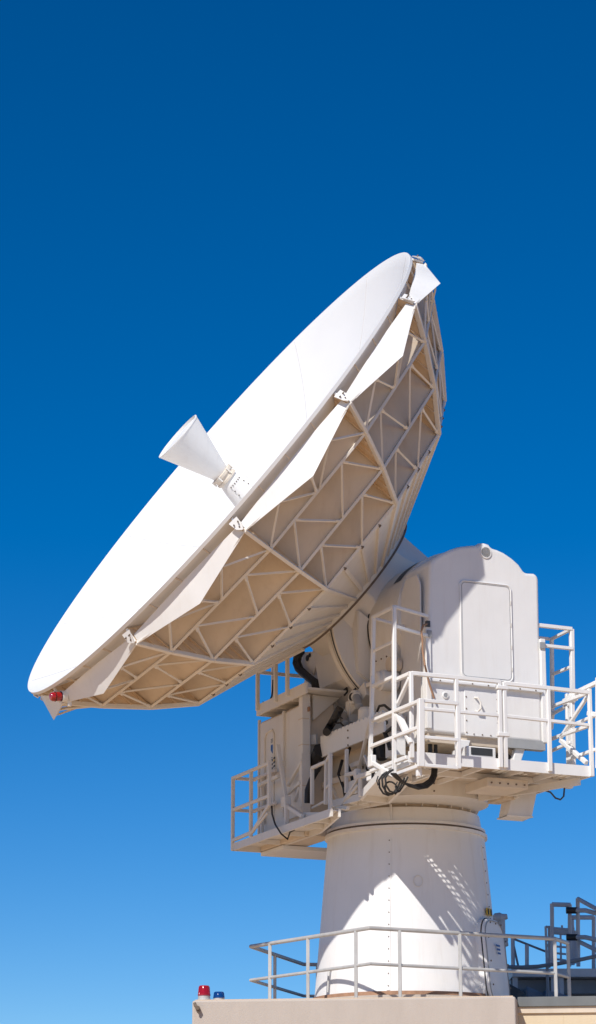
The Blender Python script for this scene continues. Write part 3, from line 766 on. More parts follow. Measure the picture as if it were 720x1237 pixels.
# near end railing of the lower platform
N1, N2, N3 = (-1.950, 1.210, 7.121), (-1.980, 1.728, 7.127), (-2.100, 2.108, 6.991)
posts(LP, [((-2.000, 1.322, 7.344), (-2.000, 1.321, 6.863)), ((-2.000, 1.774, 7.353), (-2.000, 1.743, 6.800)), ((-2.000, 1.898, 7.437), (-2.000, 1.875, 6.614))], 0.045, SKIN)
lines('gate_rail', LP, [((-2.000, 1.311, 7.341), (-2.000, 1.790, 7.350)), ((-2.000, 1.790, 7.357), (-2.000, 1.908, 7.431)), ((-1.950, 1.209, 6.838), (-1.950, 1.622, 6.866), 0.03), ((-2.000, 1.734, 7.001), (-2.000, 1.884, 7.045), 0.03), ((-2.080, 1.258, 6.717), (-2.000, 1.678, 6.665), 0.09)], 0.042, SKIN)
m = M(); m.tube([(-2.150, 0.341, 6.978), (-2.200, 0.470, 6.852), (-2.240, 0.668, 6.683), (-2.250, 0.892, 6.526), (-2.220, 1.032, 6.441), (-2.100, 0.829, 6.567), (-2.000, 0.742, 6.615)], 0.012, 6); m.build('loose_cable', RUBBER, LP)
# cabinet support box under the platform (side plates)
m = M(); m.box((-1.78, -0.90, 6.50), (-0.6, -0.15, 6.55)); m.build('support_tray', WHITE, ANT)

CURV[0] = V
# ---- upper (near) service platform
UZ = 7.17; F0 = 3.06; BK = 1.52; RL, RRt = -1.29, 1.17
m = M()
fh = 0.14
m.box((-1.45, F0-0.03, UZ), (RRt, F0, UZ+fh)); m.box((RL, BK, UZ), (RL+0.03, F0-0.03, UZ+fh)); m.box((RRt-0.03, BK, UZ), (RRt, F0-0.03, UZ+fh))
m.box((RL+0.03, BK, UZ+0.0), (RRt-0.03, BK+0.03, UZ+0.10))
m.box((RL+0.03, 2.30, UZ-0.0), (RRt-0.03, 2.345, UZ+0.07))
for r in (-0.74, -0.35, 0.20, 0.70): m.box((r, BK+0.03, UZ+0.015), (r+0.035, 2.30, UZ+0.075)); m.box((r, 2.345, UZ+0.015), (r+0.035, F0-0.03, UZ+0.075))
UP = m.build('service_platform', WHITE, ANT)
# grating: bearing bars and cross rods
m = M()
y = 2.36
while y < F0-0.04:
    m.box((RL+0.03, y, UZ+0.085), (RRt-0.03, y+0.022, UZ+0.115)); y += 0.042
m.build('grating_bars', CREAM, UP)
m = M()
x = RL+0.06
while x < RRt-0.04:
    m.box((x, 2.35, UZ+0.078), (x+0.012, F0-0.035, UZ+0.0845)); x += 0.10
m.build('grating_rods', CREAM, UP)
m = M(); m.box((-0.70, BK+0.03, UZ+0.085), (RRt-0.03, 2.34, UZ+0.10)); m.build('deck_plate', CREAM, UP)
m = M()
y = BK+0.06
while y < 2.33:
    m.box((RL+0.03, y, UZ+0.095), (-0.71, y+0.012, UZ+0.115)); y += 0.055
m.build('side_grating_bars', CREAM, UP)
m = M()
x = RL+0.07
while x < -0.74:
    m.box((x, BK+0.04, UZ+0.085), (x+0.012, 2.33, UZ+0.0945)); x += 0.06
m.build('side_grating_rods', CREAM, UP)
ZT, ZM = 8.30, 7.86
px = [(0.546, 3.060, 7.735)[0], (-0.095, 3.060, 7.685)[0], (-0.158, 3.060, 7.680)[0], (-0.784, 3.060, 7.802)[0]]
ee = F0+0.0
lft = (-1.421, 3.060, 7.581)[0]; rgt = RRt-0.01
posts(UP, [((r, ee+0.02, UZ+0.02), (r, ee+0.02, ZT)) for r in px[:2]] + [((px[2]-0.01, ee+0.02, UZ+0.02), (px[2]-0.01, ee+0.02, ZT+0.02))] + [((px[3], ee+0.02, UZ+0.1), (px[3], ee+0.02, ZT)), ((lft, ee+0.02, UZ+0.05), (lft, ee+0.02, ZT+0.02)), ((rgt, ee+0.02, UZ), (rgt, ee+0.02, ZT+0.02))], 0.05)
lines('handrail', UP, [((lft, ee+0.02, ZT), (px[2], ee+0.02, ZT), 0.052), ((px[1], ee+0.02, ZT-0.015), (rgt, ee+0.02, ZT-0.03), 0.052), ((lft+0.1, ee+0.02, ZM), (px[2], ee+0.02, ZM)), ((px[1], ee+0.02, ZM), (rgt, ee+0.02, ZM-0.02)),
    ((lft, ee+0.02, ZT), (lft, 2.55, ZT), 0.05), ((lft, ee+0.02, ZM), (lft, 2.1, ZM)), ((lft, ee-0.02, ZT-0.05), (lft, 2.62, UZ+0.75), 0.045), ((lft, 2.62, ZM+0.1), (lft, ee, UZ+0.3), 0.05)], 0.042)
for zz in (ZT-0.10, UZ+0.42):
    m = M(); m.box((px[2]-0.05, ee-0.01, zz), (px[1]+0.05, ee+0.055, zz+0.05)); m.build('gate_clamp', WHITE, UP, bevel=0.006)
# right side and back railing, swing gate
b1 = 2.0
rs = RRt-0.01
lines('side_rail', UP, [((rs, ee, ZT-0.03), (rs, 2.05, ZT-0.03)), ((rs, ee, ZM-0.02), (rs, 1.6, ZM-0.02)), ((rs, ee-0.05, ZT-0.08), (rs, 2.3, ZM-0.05), 0.045), ((rs, 2.3, ZM-0.08), (rs, 2.95, UZ+0.2), 0.055),
    ((1.160, 2.039, 7.680), (1.160, 2.561, 7.706), 0.04)], 0.045)
# neighbouring landing rail that runs out to the right
lines('outer_rail', UP, [((1.200, 2.530, 8.345), (1.200, 3.248, 8.382), 0.055), ((1.200, 2.475, 7.934), (1.200, 3.220, 7.963)), ((1.200, 2.388, 7.509), (1.200, 3.191, 7.517)), ((1.200, 2.975, 8.020), (1.200, 3.220, 7.955), 0.06), ((1.200, 3.237, 8.444), (1.200, 3.160, 7.268), 0.05)], 0.042)
m = M(); p = Vector((1.180, 2.593, 8.300)); m.box((p.x-0.04, p.y-0.10, p.z-0.05), (p.x+0.05, p.y+0.08, p.z+0.03)); m.build('hinge_block', WHITE, UP, bevel=0.006)
# tall right ladder cage beside the cabinet
cr = 1.36
posts(UP, [((cr, 2.33, 9.30), (cr, 2.30, 8.30)), ((cr, 2.28, 8.32), (cr, 2.26, 7.30))], 0.058)
posts(UP, [((cr, 1.79, 9.27), (cr, 1.75, 8.22)), ((cr, 1.75, 8.24), (cr, 1.70, 8.05)), ((cr, 2.16, 8.45), (cr, 2.14, 7.44))], 0.048)
lines('cage_rail', UP, [((0.74, 2.34, 9.30), (cr, 2.34, 9.30), 0.05), ((0.74, 2.34, 9.03), (cr, 2.34, 9.03), 0.045), ((cr, 2.33, 9.30), (cr, 1.78, 9.28)), ((0.74, 1.78, 9.28), (cr, 1.78, 9.28)), ((cr, 2.32, 8.79), (cr, 1.78, 8.79)), ((cr, 2.30, 8.30), (cr, 1.75, 8.25)), ((cr, 2.20, 8.34), (cr, 2.10, 8.34), 0.09)], 0.04)
# left cage on the corner of the service platform
cl = -1.47
posts(UP, [((cl, 2.72, 9.24), (cl, 2.67, 7.06)), ((cl, 2.11, 9.26), (cl, 2.06, 8.46)), ((cl, 2.06, 8.46), (cl, 1.97, 7.37))], 0.05)
posts(UP, [((cl, 3.44, 7.90), (cl, 3.42, 7.05))], 0.075)
fr = (-0.952, 3.430, 7.784)[0]
posts(UP, [((fr, 3.43, 7.90), (fr, 3.43, 7.06))], 0.055)
lines('cage_rail', UP, [((cl, 2.72, 9.24), (-0.84, 2.42, 9.24), 0.042), ((cl, 2.72, 8.98), (-0.84, 2.42, 8.98), 0.042), ((cl, 2.72, 9.24), (cl, 2.11, 9.24), 0.042), ((cl, 2.11, 9.22), (-0.90, 1.85, 9.22), 0.036), ((cl, 2.72, 8.79), (cl, 2.08, 8.79), 0.034), ((cl, 2.72, 8.33), (cl, 2.06, 8.33), 0.045),
   ((cl, 3.44, 7.88), (cl, 2.02, 7.88), 0.045), ((cl, 3.44, 7.55), (cl, 2.0, 7.55), 0.045), ((cl, 3.43, 7.07), (cl, 2.67, 7.07), 0.045), ((cl, 2.67, 7.06), (cl, 1.97, 7.36), 0.05),
   ((cl, 3.44, 7.88), (fr, 3.44, 7.88), 0.045), ((cl, 3.44, 7.42), (fr, 3.44, 7.42), 0.04), ((cl, 3.43, 7.07), (fr, 3.43, 7.07), 0.042), ((cl+0.02, 2.7, 7.86), (cl+0.02, 3.1, 7.4), 0.05)], 0.042)
m = M(); m.bar((cl+0.03, 3.30, 7.06), (cl+0.03, 3.30, 6.95), 0.06); m.build('cage_lug', WHITE, UP, bevel=0.008)
m = M(); m.box((cl-0.03, 1.95, 7.28), (cl+0.04, 2.07, 7.43)); m.build('cage_lug', WHITE, UP, bevel=0.008)
# slatted sill between cage and deck
lines('cage_sill', UP, [((cl+0.02, 1.95, 7.24), (cl+0.02, 3.0, 7.24), 0.05, ), ((cl+0.1, 1.7, 7.18), (cl+0.1, 3.0, 7.18), 0.06)], 0.05)
# long sloping hand rail from the cage down to the landing
lines('sloping_rail', UP, [((-1.450, 2.013, 8.001), (-1.250, 1.414, 7.840), 0.045), ((-1.250, 1.414, 7.840), (-1.120, 0.876, 7.450), 0.045), ((-1.300, 1.437, 7.538), (-1.300, 1.588, 7.337), 0.035)], 0.045, SKIN)

# ---- access steps and landing under the cage
m = M()
Lz = 6.96
o_ = [(-1.428, 0.674), (-1.312, 1.337), (-0.869, 1.256), (-1.096, 0.477)]
for (a, b) in zip(o_, o_[1:]+o_[:1]): m.bar((a[0], a[1], Lz+0.045), (b[0], b[1], Lz+0.045), 0.03, 0.09)
om_ = lambda a, b, t: (a[0]+(b[0]-a[0])*t, a[1]+(b[1]-a[1])*t, Lz+0.04)
m.bar(om_(o_[0], o_[3], 0.5), om_(o_[1], o_[2], 0.45), 0.03, 0.07)
m.bar(om_(o_[0], o_[1], 0.55), om_(o_[3], o_[2], 0.55), 0.03, 0.07)
m.prism([(p[0], p[1], Lz+0.06) for p in o_], [(p[0], p[1], Lz+0.075) for p in o_])
LA = m.build('access_landing', SKIN, ANT)
m = M()
sa0, sa1 = Vector((o_[1][0], o_[1][1], Lz+0.05)), Vector((-1.559, 2.505, 7.120))
sb0, sb1 = Vector((o_[2][0], o_[2][1], Lz+0.05)), Vector((-1.084, 2.358, 7.120))
m.bar(sa0, sa1, 0.04, 0.10)
m.build('stringer', SKIN, LA)
m = M(); m.bar(sb0, sb1, 0.04, 0.10); m.build('stringer', SKIN, LA)
m = M(); m.plate([sa0+Vector((0, 0, 0.03)), sa0.lerp(sa1, 0.8)+Vector((0, 0, 0.03)), sb0.lerp(sb1, 0.8)+Vector((0, 0, 0.03)), sb0+Vector((0, 0, 0.03))], 0.015); m.build('ramp_plate', SKIN, LA)
posts(LA, [((-1.380, 1.059, 7.681), (-1.380, 1.036, 7.102)), ((-1.380, 1.479, 7.300), (-1.380, 1.462, 6.986))], 0.045, SKIN)
lines('landing_brace', LA, [((-1.380, 1.467, 7.268), (-1.380, 0.931, 6.984), 0.05), ((-1.380, 1.011, 7.013), (-1.380, 1.399, 7.154), 0.035), ((-1.380, 1.063, 7.338), (-1.380, 1.351, 7.320), 0.05), ((-1.380, 1.350, 7.254), (-1.380, 1.851, 7.239), 0.06), ((-1.380, 1.371, 7.359), (-1.380, 1.389, 7.247), 0.08), ((-1.380, 0.589, 6.993), (-1.380, 1.089, 6.893), 0.05)], 0.045, SKIN)
m = M(); m.box((-1.36, 1.0, 7.06), (-1.15, 1.3, 7.25)); m.build('step_box', SKIN, LA, bevel=0.01)

# ---- cable bundles under the platform
def loop(c, rr, n, ax1, ax2, t0=0, t1=360, jit=0.01):
    return [Vector(c) + Vector(ax1)*rr*math.cos(rad(t0+(t1-t0)*i/n)) + Vector(ax2)*rr*math.sin(rad(t0+(t1-t0)*i/n)) + Vector((random.uniform(-jit, jit), random.uniform(-jit, jit), 0)) for i in range(n+1)]
for k in range(4):
    m = M()
    d = 0.026*k
    m.tube([Vector(p)+Vector((0.01*k, 0.02*k, -d*0.6*w_+0.02)) for p, w_ in (((-1.625, 2.900, 7.021), 0.2), ((-1.516, 2.850, 6.965), 0.5), ((-1.391, 2.800, 6.929), 0.9), ((-1.236, 2.750, 6.921), 1.1), ((-1.080, 2.700, 6.960), 1.1), ((-0.966, 2.650, 7.028), 0.8), ((-0.903, 2.600, 7.107), 0.5), ((-0.869, 2.550, 7.198), 0.3))], 0.0135, 8)
    m.build('cable_swag', RUBBER, ANT)
for k in range(3):
    m = M()
    m.tube([Vector(p)+Vector((0.03*k, 0.03*k, 0.012*k)) for p in [(-1.586, 2.700, 7.095), (-1.651, 2.700, 7.051), (-1.699, 2.700, 6.982), (-1.691, 2.700, 6.891), (-1.639, 2.700, 6.819), (-1.574, 2.700, 6.801), (-1.502, 2.700, 6.828), (-1.436, 2.700, 6.922), (-1.384, 2.700, 7.017)]], 0.013, 8)
    m.build('cable_loop', RUBBER, ANT)
m = M()
cc = Vector((-1.547, 2.720, 6.891))
m.tube(loop(cc, 0.08, 20, (0.9, 0.3, 0), (0, 0, 1)), 0.012, 8)
m.build('cable_bundle', RUBBER, ANT)
m = M()
m.tube([(-1.467, 2.750, 6.971), (-1.497, 2.750, 6.910), (-1.476, 2.750, 6.833), (-1.491, 2.750, 6.806), (-1.512, 2.750, 6.843)], 0.008, 6)
m.build('loose_cable', RUBBER, ANT); m = M()
m.tube([(-1.733, 2.750, 7.024), (-1.755, 2.750, 6.964), (-1.734, 2.750, 6.906)], 0.008, 6)
m.build('loose_cable', RUBBER, ANT)
m = M()
q_ = [(0.360, 2.100, 7.305), (0.419, 2.100, 7.199), (0.541, 2.100, 7.164), (0.667, 2.100, 7.272)]
for k in range(3):
    c0 = Vector((0.452, 2.200, 7.241)) + Vector((0.05*k, 0, 0.0))
    m.tube(loop(c0, 0.10-0.01*k, 18, (0.95, 0.2, 0), (0, 0.2, 0.75)), 0.015, 8)
m.build('cable_coil', RUBBER, ANT)
m = M(); m.tube([(0.278, 1.900, 7.090), (0.462, 1.900, 7.091), (0.830, 1.800, 7.209), (1.199, 1.700, 7.217), (1.370, 1.620, 7.208), (1.455, 1.600, 7.138), (1.531, 1.600, 7.121), (1.583, 1.600, 7.169), (1.601, 1.600, 7.305)], 0.012, 6)
m.build('drop_cable', DARK, ANT)
m = M(); c0 = (1.681, 1.550, 7.331); m.box((c0[0]-0.05, 1.50, c0[2]-0.04), (c0[0]+0.06, 1.60, c0[2]+0.06)); m.build('cable_socket', WHITE, ANT, bevel=0.01)
# support beams between the neck and the platform
m = M()
m.box((-0.12, 2.0, 7.03), (0.48, 2.62, 7.15))
SB = m.build('support_beam', CREAM, ANT, bevel=0.01)
m = M()
for i in range(5): m.lathe((-0.06+i*0.12, 2.62, 7.08), (0, 1, 0), [(0.012, 0), (0.012, 0.012)], 6)
m.build('beam_bolt', BOLT, SB)
m = M(); m.bar((0.30, 1.6, 7.06), (1.05, 2.95, 7.12), 0.05, 0.09); m.bar((0.62, 1.5, 7.05), (0.62, 2.1, 7.05), 0.04, 0.08); m.bar((0.4, 1.55, 7.12), (1.1, 1.55, 7.12), 0.05, 0.10); m.build('cross_brace', SKIN, ANT)
m = M(); m.box((0.45, 1.55, 7.0), (0.62, 2.0, 7.12)); m.build('bracket_arm', INNER, ANT)
# square ventilation box hanging below the platform
tp = [(0.710, 1.900, 7.108), (1.010, 1.900, 7.129), (1.178, 1.600, 7.187), (0.875, 1.600, 7.166)]
bx0, bx1 = (0.514, 1.950, 6.781), (0.859, 1.950, 6.770)
tx0, tx1 = (0.648, 1.900, 7.104), (0.997, 1.900, 7.128)
m = M()
zb_, zt_ = bx0[2], 7.16
m.prism([(bx0[0], 1.97, zb_), (bx1[0]+0.02, 1.97, zb_), (bx1[0]+0.05, 1.66, zb_), (bx0[0]+0.03, 1.66, zb_)], [(tx0[0], 1.93, zt_), (tx1[0], 1.93, zt_), (tx1[0], 1.62, zt_), (tx0[0], 1.62, zt_)])
VB = m.build('ventilation_box', PED, ANT, bevel=0.008)
m = M(); m.tube([(bx0[0]-0.006, 1.976, zb_+0.01), (bx1[0]+0.026, 1.976, zb_+0.01), (bx1[0]+0.056, 1.654, zb_+0.01), (bx0[0]+0.024, 1.654, zb_+0.01)], 0.012, 6, closed=True); m.build('box_rim', WHITE, VB)
# small air unit on the deck
a0_, a1_ = (-0.567, 2.950, 7.256), (-0.177, 2.950, 7.404)
m = M(); m.box((a0_[0], 2.50, UZ+0.12), (a1_[0]+0.03, 2.92, UZ+0.30)); AU = m.build('air_unit', PED, ANT, bevel=0.012)
m = M()
for i in range(8): m.box((a0_[0]+0.07, 2.92, UZ+0.195+i*0.011), (a1_[0]-0.03, 2.93, UZ+0.202+i*0.011))
m.box((a0_[0]+0.06, 2.915, UZ+0.19), (a1_[0]-0.02, 2.923, UZ+0.285))
m.build('air_grille', DARK, AU)
m = M(); m.tube([(-0.72, 2.2, 7.25), (-0.72, 2.2, 7.7)], 0.03, 8); m.tube([(-0.64, 2.2, 7.25), (-0.64, 2.2, 7.7)], 0.025, 8); m.tube([(0.72, 1.9, 7.3), (0.55, 2.0, 7.5), (0.4, 2.0, 7.6)], 0.07, 8); m.build('power_cable', RUBBER, ANT)
# black hoses and connectors in the shade left of the cabinet
m = M()
pts0 = [(-1.150, 1.521, 8.123), (-1.150, 1.586, 8.181), (-1.150, 1.742, 8.165), (-1.150, 1.911, 8.071), (-1.150, 1.940, 7.998)]
m.tube(pts0, 0.018, 6)
m.build('black_hose', RUBBER, ANT); m = M()
m.tube([(-1.200, 1.701, 7.928), (-1.200, 1.887, 7.908), (-1.200, 1.823, 7.810), (-1.200, 1.913, 7.698), (-1.200, 2.002, 7.534)], 0.03, 8)
m.build('black_hose', RUBBER, ANT); m = M()
m.tube([(-1.200, 1.608, 8.000), (-1.200, 1.747, 7.906), (-1.200, 1.884, 7.772), (-1.200, 2.070, 7.806)], 0.022, 8)
m.build('black_hose', RUBBER, ANT); m = M()
m.tube([(-1.100, 1.377, 7.724), (-1.100, 1.404, 7.520)], 0.07, 8)
m.build('black_hose', RUBBER, ANT); m = M()
m.tube([(-1.100, 1.502, 7.702), (-1.100, 1.561, 7.486)], 0.07, 8)
m.build('black_hose', RUBBER, ANT); m = M()
m.tube([(-1.200, 1.412, 7.704), (-1.200, 1.439, 7.465)], 0.04, 8)
m.build('black_hose', RUBBER, ANT); m = M()
m.tube([(-1.400, 1.913, 7.264), (-1.400, 1.902, 7.158), (-1.400, 1.932, 7.099)], 0.025, 8)
m.build('black_hose', RUBBER, ANT)

m = M(); m.box((-1.15, 1.75, 7.46), (-0.98, 2.02, 7.78)); m.build('connector_box', WHITE, ANT, bevel=0.01)
for k, (a_, b_, c_) in enumerate(((-1.05, 0.2, 7.2), (-1.12, 0.6, 7.3), (-1.0, 1.0, 7.15))):
    m = M(); m.tube([(a_, b_, c_+0.5), (a_-0.08, b_+0.05, c_+0.3), (a_-0.05, b_+0.15, c_+0.1), (a_, b_+0.12, c_-0.1)], 0.022, 8); m.build('black_hose', RUBBER, ANT)
m = M(); m.lathe((-1.02, 0.95, 8.17), (0, 0.1, 1), [(0.11, -0.1), (0.13, -0.08), (0.13, 0.08), (0.10, 0.12), (0.04, 0.13), (0.001, 0.13)], 24); m.build('drive_reducer', SKIN, ANT)

# ---- pedestal
m = M()
m.lathe((0, 0, 4.30), (0, 0, 1), [(1.268, 0.0), (1.268, 0.20), (1.262, 0.24), (1.075, 2.42)], 128, cap=False)
m.lathe((0, 0, 6.80), (0, 0, 1), [(1.04, -0.10), (1.04, 0.02), (1.01, 0.20), (0.9, 0.22)], 128, cap=False)
PD = m.build('pedestal', PED, ANT)
m = M()
m.lathe((0, 0, 6.70), (0, 0, 1), [(1.06, 0.0), (1.115, 0.0), (1.115, 0.045), (1.06, 0.05)], 128)
m.lathe((0, 0, 6.775), (0, 0, 1), [(1.03, 0.0), (1.09, 0.0), (1.09, 0.035), (1.03, 0.04)], 128)
m.build('flange_band', PED, PD)
m = M(); m.lathe((0, 0, 6.752), (0, 0, 1), [(1.02, 0.0), (1.085, 0.0), (1.085, 0.02), (1.02, 0.02)], 128); m.build('flange_seal', BOLT, PD)
m = M(); m.lathe((0, 0, 4.50), (0, 0, 1), [(1.2, 0.0), (1.31, 0.0), (1.30, 0.05), (1.2, 0.055)], 128); m.build('base_grout', RUST, PD)
m = M(); m.lathe((0, 0, 4.30), (0, 0, 1), [(1.42, 0.0), (1.42, 0.19), (1.2, 0.2)], 128); m.build('base_plinth', STUCCO, PD)
def pedp(theta, z, off=0.0):
    R = 1.262 + (1.075-1.262)*(z-4.54)/(6.72-4.54) + off if z < 6.72 else 1.04+off
    # theta measured from the camera side (world -Y) towards world +X
    a = theta
    wx, wy = math.sin(a), -math.cos(a)
    # to mount frame
    ca, sa = math.cos(AZ), math.sin(AZ)
    r = wx*ca + wy*sa; e = wx*sa - wy*ca
    return Vector((r*R, e*R, z)), Vector((r, e, 0))
for th in (-0.245, 1.19):
    m = M(); pts = [pedp(th, 4.56+i*0.155, 0.004)[0] for i in range(14)]
    n = pedp(th, 5, 0)[1]; tv = n.cross(Vector((0, 0, 1)))
    for p, q in zip(pts, pts[1:]): m.bar(p, q, 0.045 if th < 0 else 0.07, 0.012, up=n)
    ss = m.build('seam_strip', PED, PD)
    for i in range(13):
        m = M(); p, n = pedp(th, 4.62+i*0.16, 0.0); m.lathe(p, n, [(0.008, -0.01), (0.008, 0.02)], 6); m.build('seam_bolt', BOLT, ss)
m = M(); pts = [pedp(-0.235, 6.79+i*0.06, 0.0)[0] for i in range(5)]
for p, q in zip(pts, pts[1:]): m.bar(p, q, 0.04, 0.012)
m.build('upper_seam', PED, PD)
# thin conduit on the base (visible as short tube)
m = M(); m.tube([pedp(-1.0, 4.58, 0.04)[0], pedp(-1.0, 4.85, 0.04)[0], pedp(-1.0, 4.9, 0.0)[0]], 0.014, 6); m.build('base_conduit', GALV, PD)
# hatch door bulging from the right flank
th = 1.12
c, n = pedp(th, 4.98, 0.0); tv = Vector((0, 0, 1)).cross(n)
upv = Vector((0, 0, 1)) - n*0.085*1.0
upv = (pedp(th, 5.6)[0]-pedp(th, 4.6)[0]).normalized()
def rr_pts(w, h, r, off, n_=6):
    out = []
    for sx, sz, a in ((1, 1, 0), (-1, 1, 90), (-1, -1, 180), (1, -1, 270)):
        for i in range(n_+1):
            t = rad(a+90*i/n_); out.append(c + tv*(sx*(w/2-r)+r*math.cos(t)) + upv*(sz*(h/2-r)+r*math.sin(t)) + n*off)
    return out
m = M(); m.prism(rr_pts(0.74, 1.16, 0.26, -0.16), rr_pts(0.74, 1.16, 0.26, 0.075)); HD_ = m.build('hatch_frame', PED, PD, bevel=0.01)
m = M(); m.tube(rr_pts(0.745, 1.165, 0.26, 0.03), 0.008, 6, closed=True); m.build('hatch_gasket', RUBBER, HD_)
m = M(); m.tube(rr_pts(0.69, 1.11, 0.235, 0.082), 0.006, 6, closed=True); m.build('door_gap', GREY, HD_)
m = M(); m.prism(rr_pts(0.68, 1.10, 0.23, 0.078), rr_pts(0.68, 1.10, 0.23, 0.045)); m.build('hatch_door', WHITE, HD_, bevel=0.012)
m = M()
for k in range(12):
    t = rad(k*30); p = c + tv*0.31*max(-1, min(1, 1.25*math.cos(t))) + upv*0.52*max(-1, min(1, 1.2*math.sin(t))) + n*0.105
    m.lathe(p, n, [(0.012, 0), (0.012, 0.012)], 6)
m.build('hatch_bolt', BOLT, HD_)
m = M()
for k in range(3): 
    p = c + tv*(-0.02) + upv*(0.22-0.05*k) + n*0.107
    m.plate([p-tv*0.06+upv*0.02, p+tv*(0.07-0.02*k)+upv*0.02, p+tv*(0.07-0.02*k)-upv*0.005, p-tv*0.06-upv*0.005], 0.004)
m.build('blue_notice', BLUE, HD_)
m = M(); p, n2 = pedp(1.13, 5.66, 0.03); m.plate([p-tv*0.09+upv*0.05, p+tv*0.09+upv*0.05, p+tv*0.09-upv*0.05, p-tv*0.09-upv*0.05], 0.01); YN = m.build('yellow_notice', YELLOW, PD)
m = M(); p = p + n2*0.012
for k in (-1, 1): m.plate([p+tv*(0.05*k-0.02)+upv*0.04, p+tv*(0.05*k+0.01)+upv*0.04, p+tv*(0.05*k+0.02)-upv*0.04, p+tv*(0.05*k-0.01)-upv*0.04], 0.004)
m.build('notice_mark', RUBBER, YN)
m = M(); m.tube([pedp(0.09, 5.99+0.075*math.cos(rad(t)), 0.012)[0] + pedp(0.09, 6)[1].cross(Vector((0, 0, 1)))*0.06*math.sin(rad(t)) for t in range(0, 360, 20)], 0.006, 6, closed=True); m.build('lifting_ring', TRUSS, PD)

# ------------------------------------------------------------------ rooftop railing round the pedestal
RZ = 4.30
def G(p): return Vector(p)
RLG = empty('roof_railing', (AX, AY, RZ), 0, 'low galvanised pipe railing round the pedestal base on the roof edge', 'railing')
def W2(x, y, z): return (x, y, z-RZ)
path = [(-1.40, 2.32), (-2.12, -0.06), (-0.57, -2.23), (1.90, -1.00), (2.13, -0.46)]
m = MB()
hz = 5.25-RZ; mz = 4.80-RZ
path = [(-0.9, 2.42)] + path
m.tube([(x, y, hz) for x, y in path], 0.027, 10)
m.build('top_rail', GALV, RLG)
m = MB(); m.tube([(x, y, mz) for x, y in path[:5]] , 0.022, 10); m.tube([(path[4][0], path[4][1], mz), (path[5][0], path[5][1], mz)], 0.022, 10); m.build('mid_rail', GALV, RLG)
for p in [(-1.858, -0.427), (-1.352, -1.135), (-0.744, -1.987), (-0.187, -2.039), (0.607, -1.644), (1.898, -1.001), (2.13, -0.46), (-1.804, 0.984), (-1.2, 2.36)]:
    m = MB(); m.bar((p[0], p[1], 0), (p[0], p[1], hz-0.01), 0.055, 0.045); po = m.build('post', GALV, RLG, bevel=0.006, seg=1)

# ------------------------------------------------------------------ building
BL = empty('roof_building', (0.65, 31.0, 0), 0, 'low beige stucco building whose flat roof carries the dish pedestal', 'building')
def BV(p): return Vector((p[0]-0.65, p[1]-31.0, p[2]))
d0 = Vector((-1.31, 31.20)); d1 = Vector((2.64, 30.63)); dd_ = (d1-d0).normalized(); nn = Vector((-dd_.y, dd_.x))
def at(s, t): q = d0 + dd_*s + nn*t; return (q.x, q.y)
LN = (d1-d0).length
def slab(mb, s0, t0, s1, t1, z0, z1):
    c4 = [at(s0, t0), at(s1, t0), at(s1, t1), at(s0, t1)]
    mb.prism([(x, y, z0) for x, y in c4], [(x, y, z1) for x, y in c4])
m = MB(BV); slab(m, 0, 0, LN, 0.9, 0.0, 4.292); slab(m, 0, 0.9, LN+9, 16, 0.0, 4.20)
m.build('wall', STUCCO, BL, bevel=0.02)
m = MB(BV); slab(m, 0.03, 0.03, LN-0.03, 0.9, 4.285, 4.305); slab(m, 0.0, 0.9, LN+9, 16, 4.20, 4.30); m.build('roof', ROOFM, BL)
m = MB(BV); slab(m, LN, 0.50, LN+9, 0.9, 0.0, 4.13); m.build('cream_wall', CSTUCCO, BL)
m = MB(BV); slab(m, LN-0.02+0.022, 0.44, LN+9, 0.93, 4.205, 4.325); m.build('coping', COPING, BL, bevel=0.006, seg=1)
m = MB(BV); slab(m, LN+0.002, 0.47, LN+9, 0.9, 4.13, 4.205); m.build('coping_fascia', INNER, BL)
m = MB(BV)
for i in range(12): slab(m, LN+0.55+i*0.62, 0.494, LN+0.555+i*0.62, 0.5, 0.0, 4.12)
m.build('control_joint', CSTUCCO, BL)
# small conduit fitting on the parapet face
w0 = (-1.247, 31.170, 4.206)
m = MB(BV); m.tube([(w0[0]-0.03, w0[1]-0.02, w0[2]+0.05), (w0[0]-0.02, w0[1]-0.04, w0[2]+0.02), (w0[0]+0.01, w0[1]-0.05, w0[2]-0.01), (w0[0]+0.02, w0[1]-0.03, w0[2]-0.06)], 0.02, 8)
m.tube([(w0[0]+0.01, w0[1]+0.05, w0[2]), (w0[0]+0.01, w0[1]-0.07, w0[2]-0.01)], 0.026, 8)
m.build('wall_fitting', BOLT, BL)

# ------------------------------------------------------------------ beacons on the parapet
def beacon(px, y, mat, label, w):
    o = empty('beacon_light', px, 0, label, 'beacon', None)
    m = MB(); m.lathe((0, 0, 0), (0, 0, 1), [(w*1.02, 0.0), (w*1.02, 0.015), (w*0.92, 0.02), (w*0.92, 0.055)], 24); m.build('base', GALV, o)
    m = MB(); m.lathe((0, 0, 0.055), (0, 0, 1), [(w*0.98, 0.0), (w*0.98, 0.02), (w*0.90, 0.025), (w*0.80, 0.115), (w*0.70, 0.125), (w*0.001, 0.13)], 28); l = m.build('lens', mat, o)
    m = MB()
    for k in range(28):
        a = 2*PI*k/28; m.bar((w*0.905*math.cos(a), w*0.905*math.sin(a), 0.08), (w*0.81*math.cos(a), w*0.81*math.sin(a), 0.165), 0.004)
    m.build('lens_rib', mat, l)
    return o
b1 = (-1.167, 31.320, 4.320)
beacon((b1[0], b1[1], 4.305), 0, REDL, 'red beacon light on the left corner of the parapet', 0.082)
b2 = (-0.985, 31.400, 4.327)
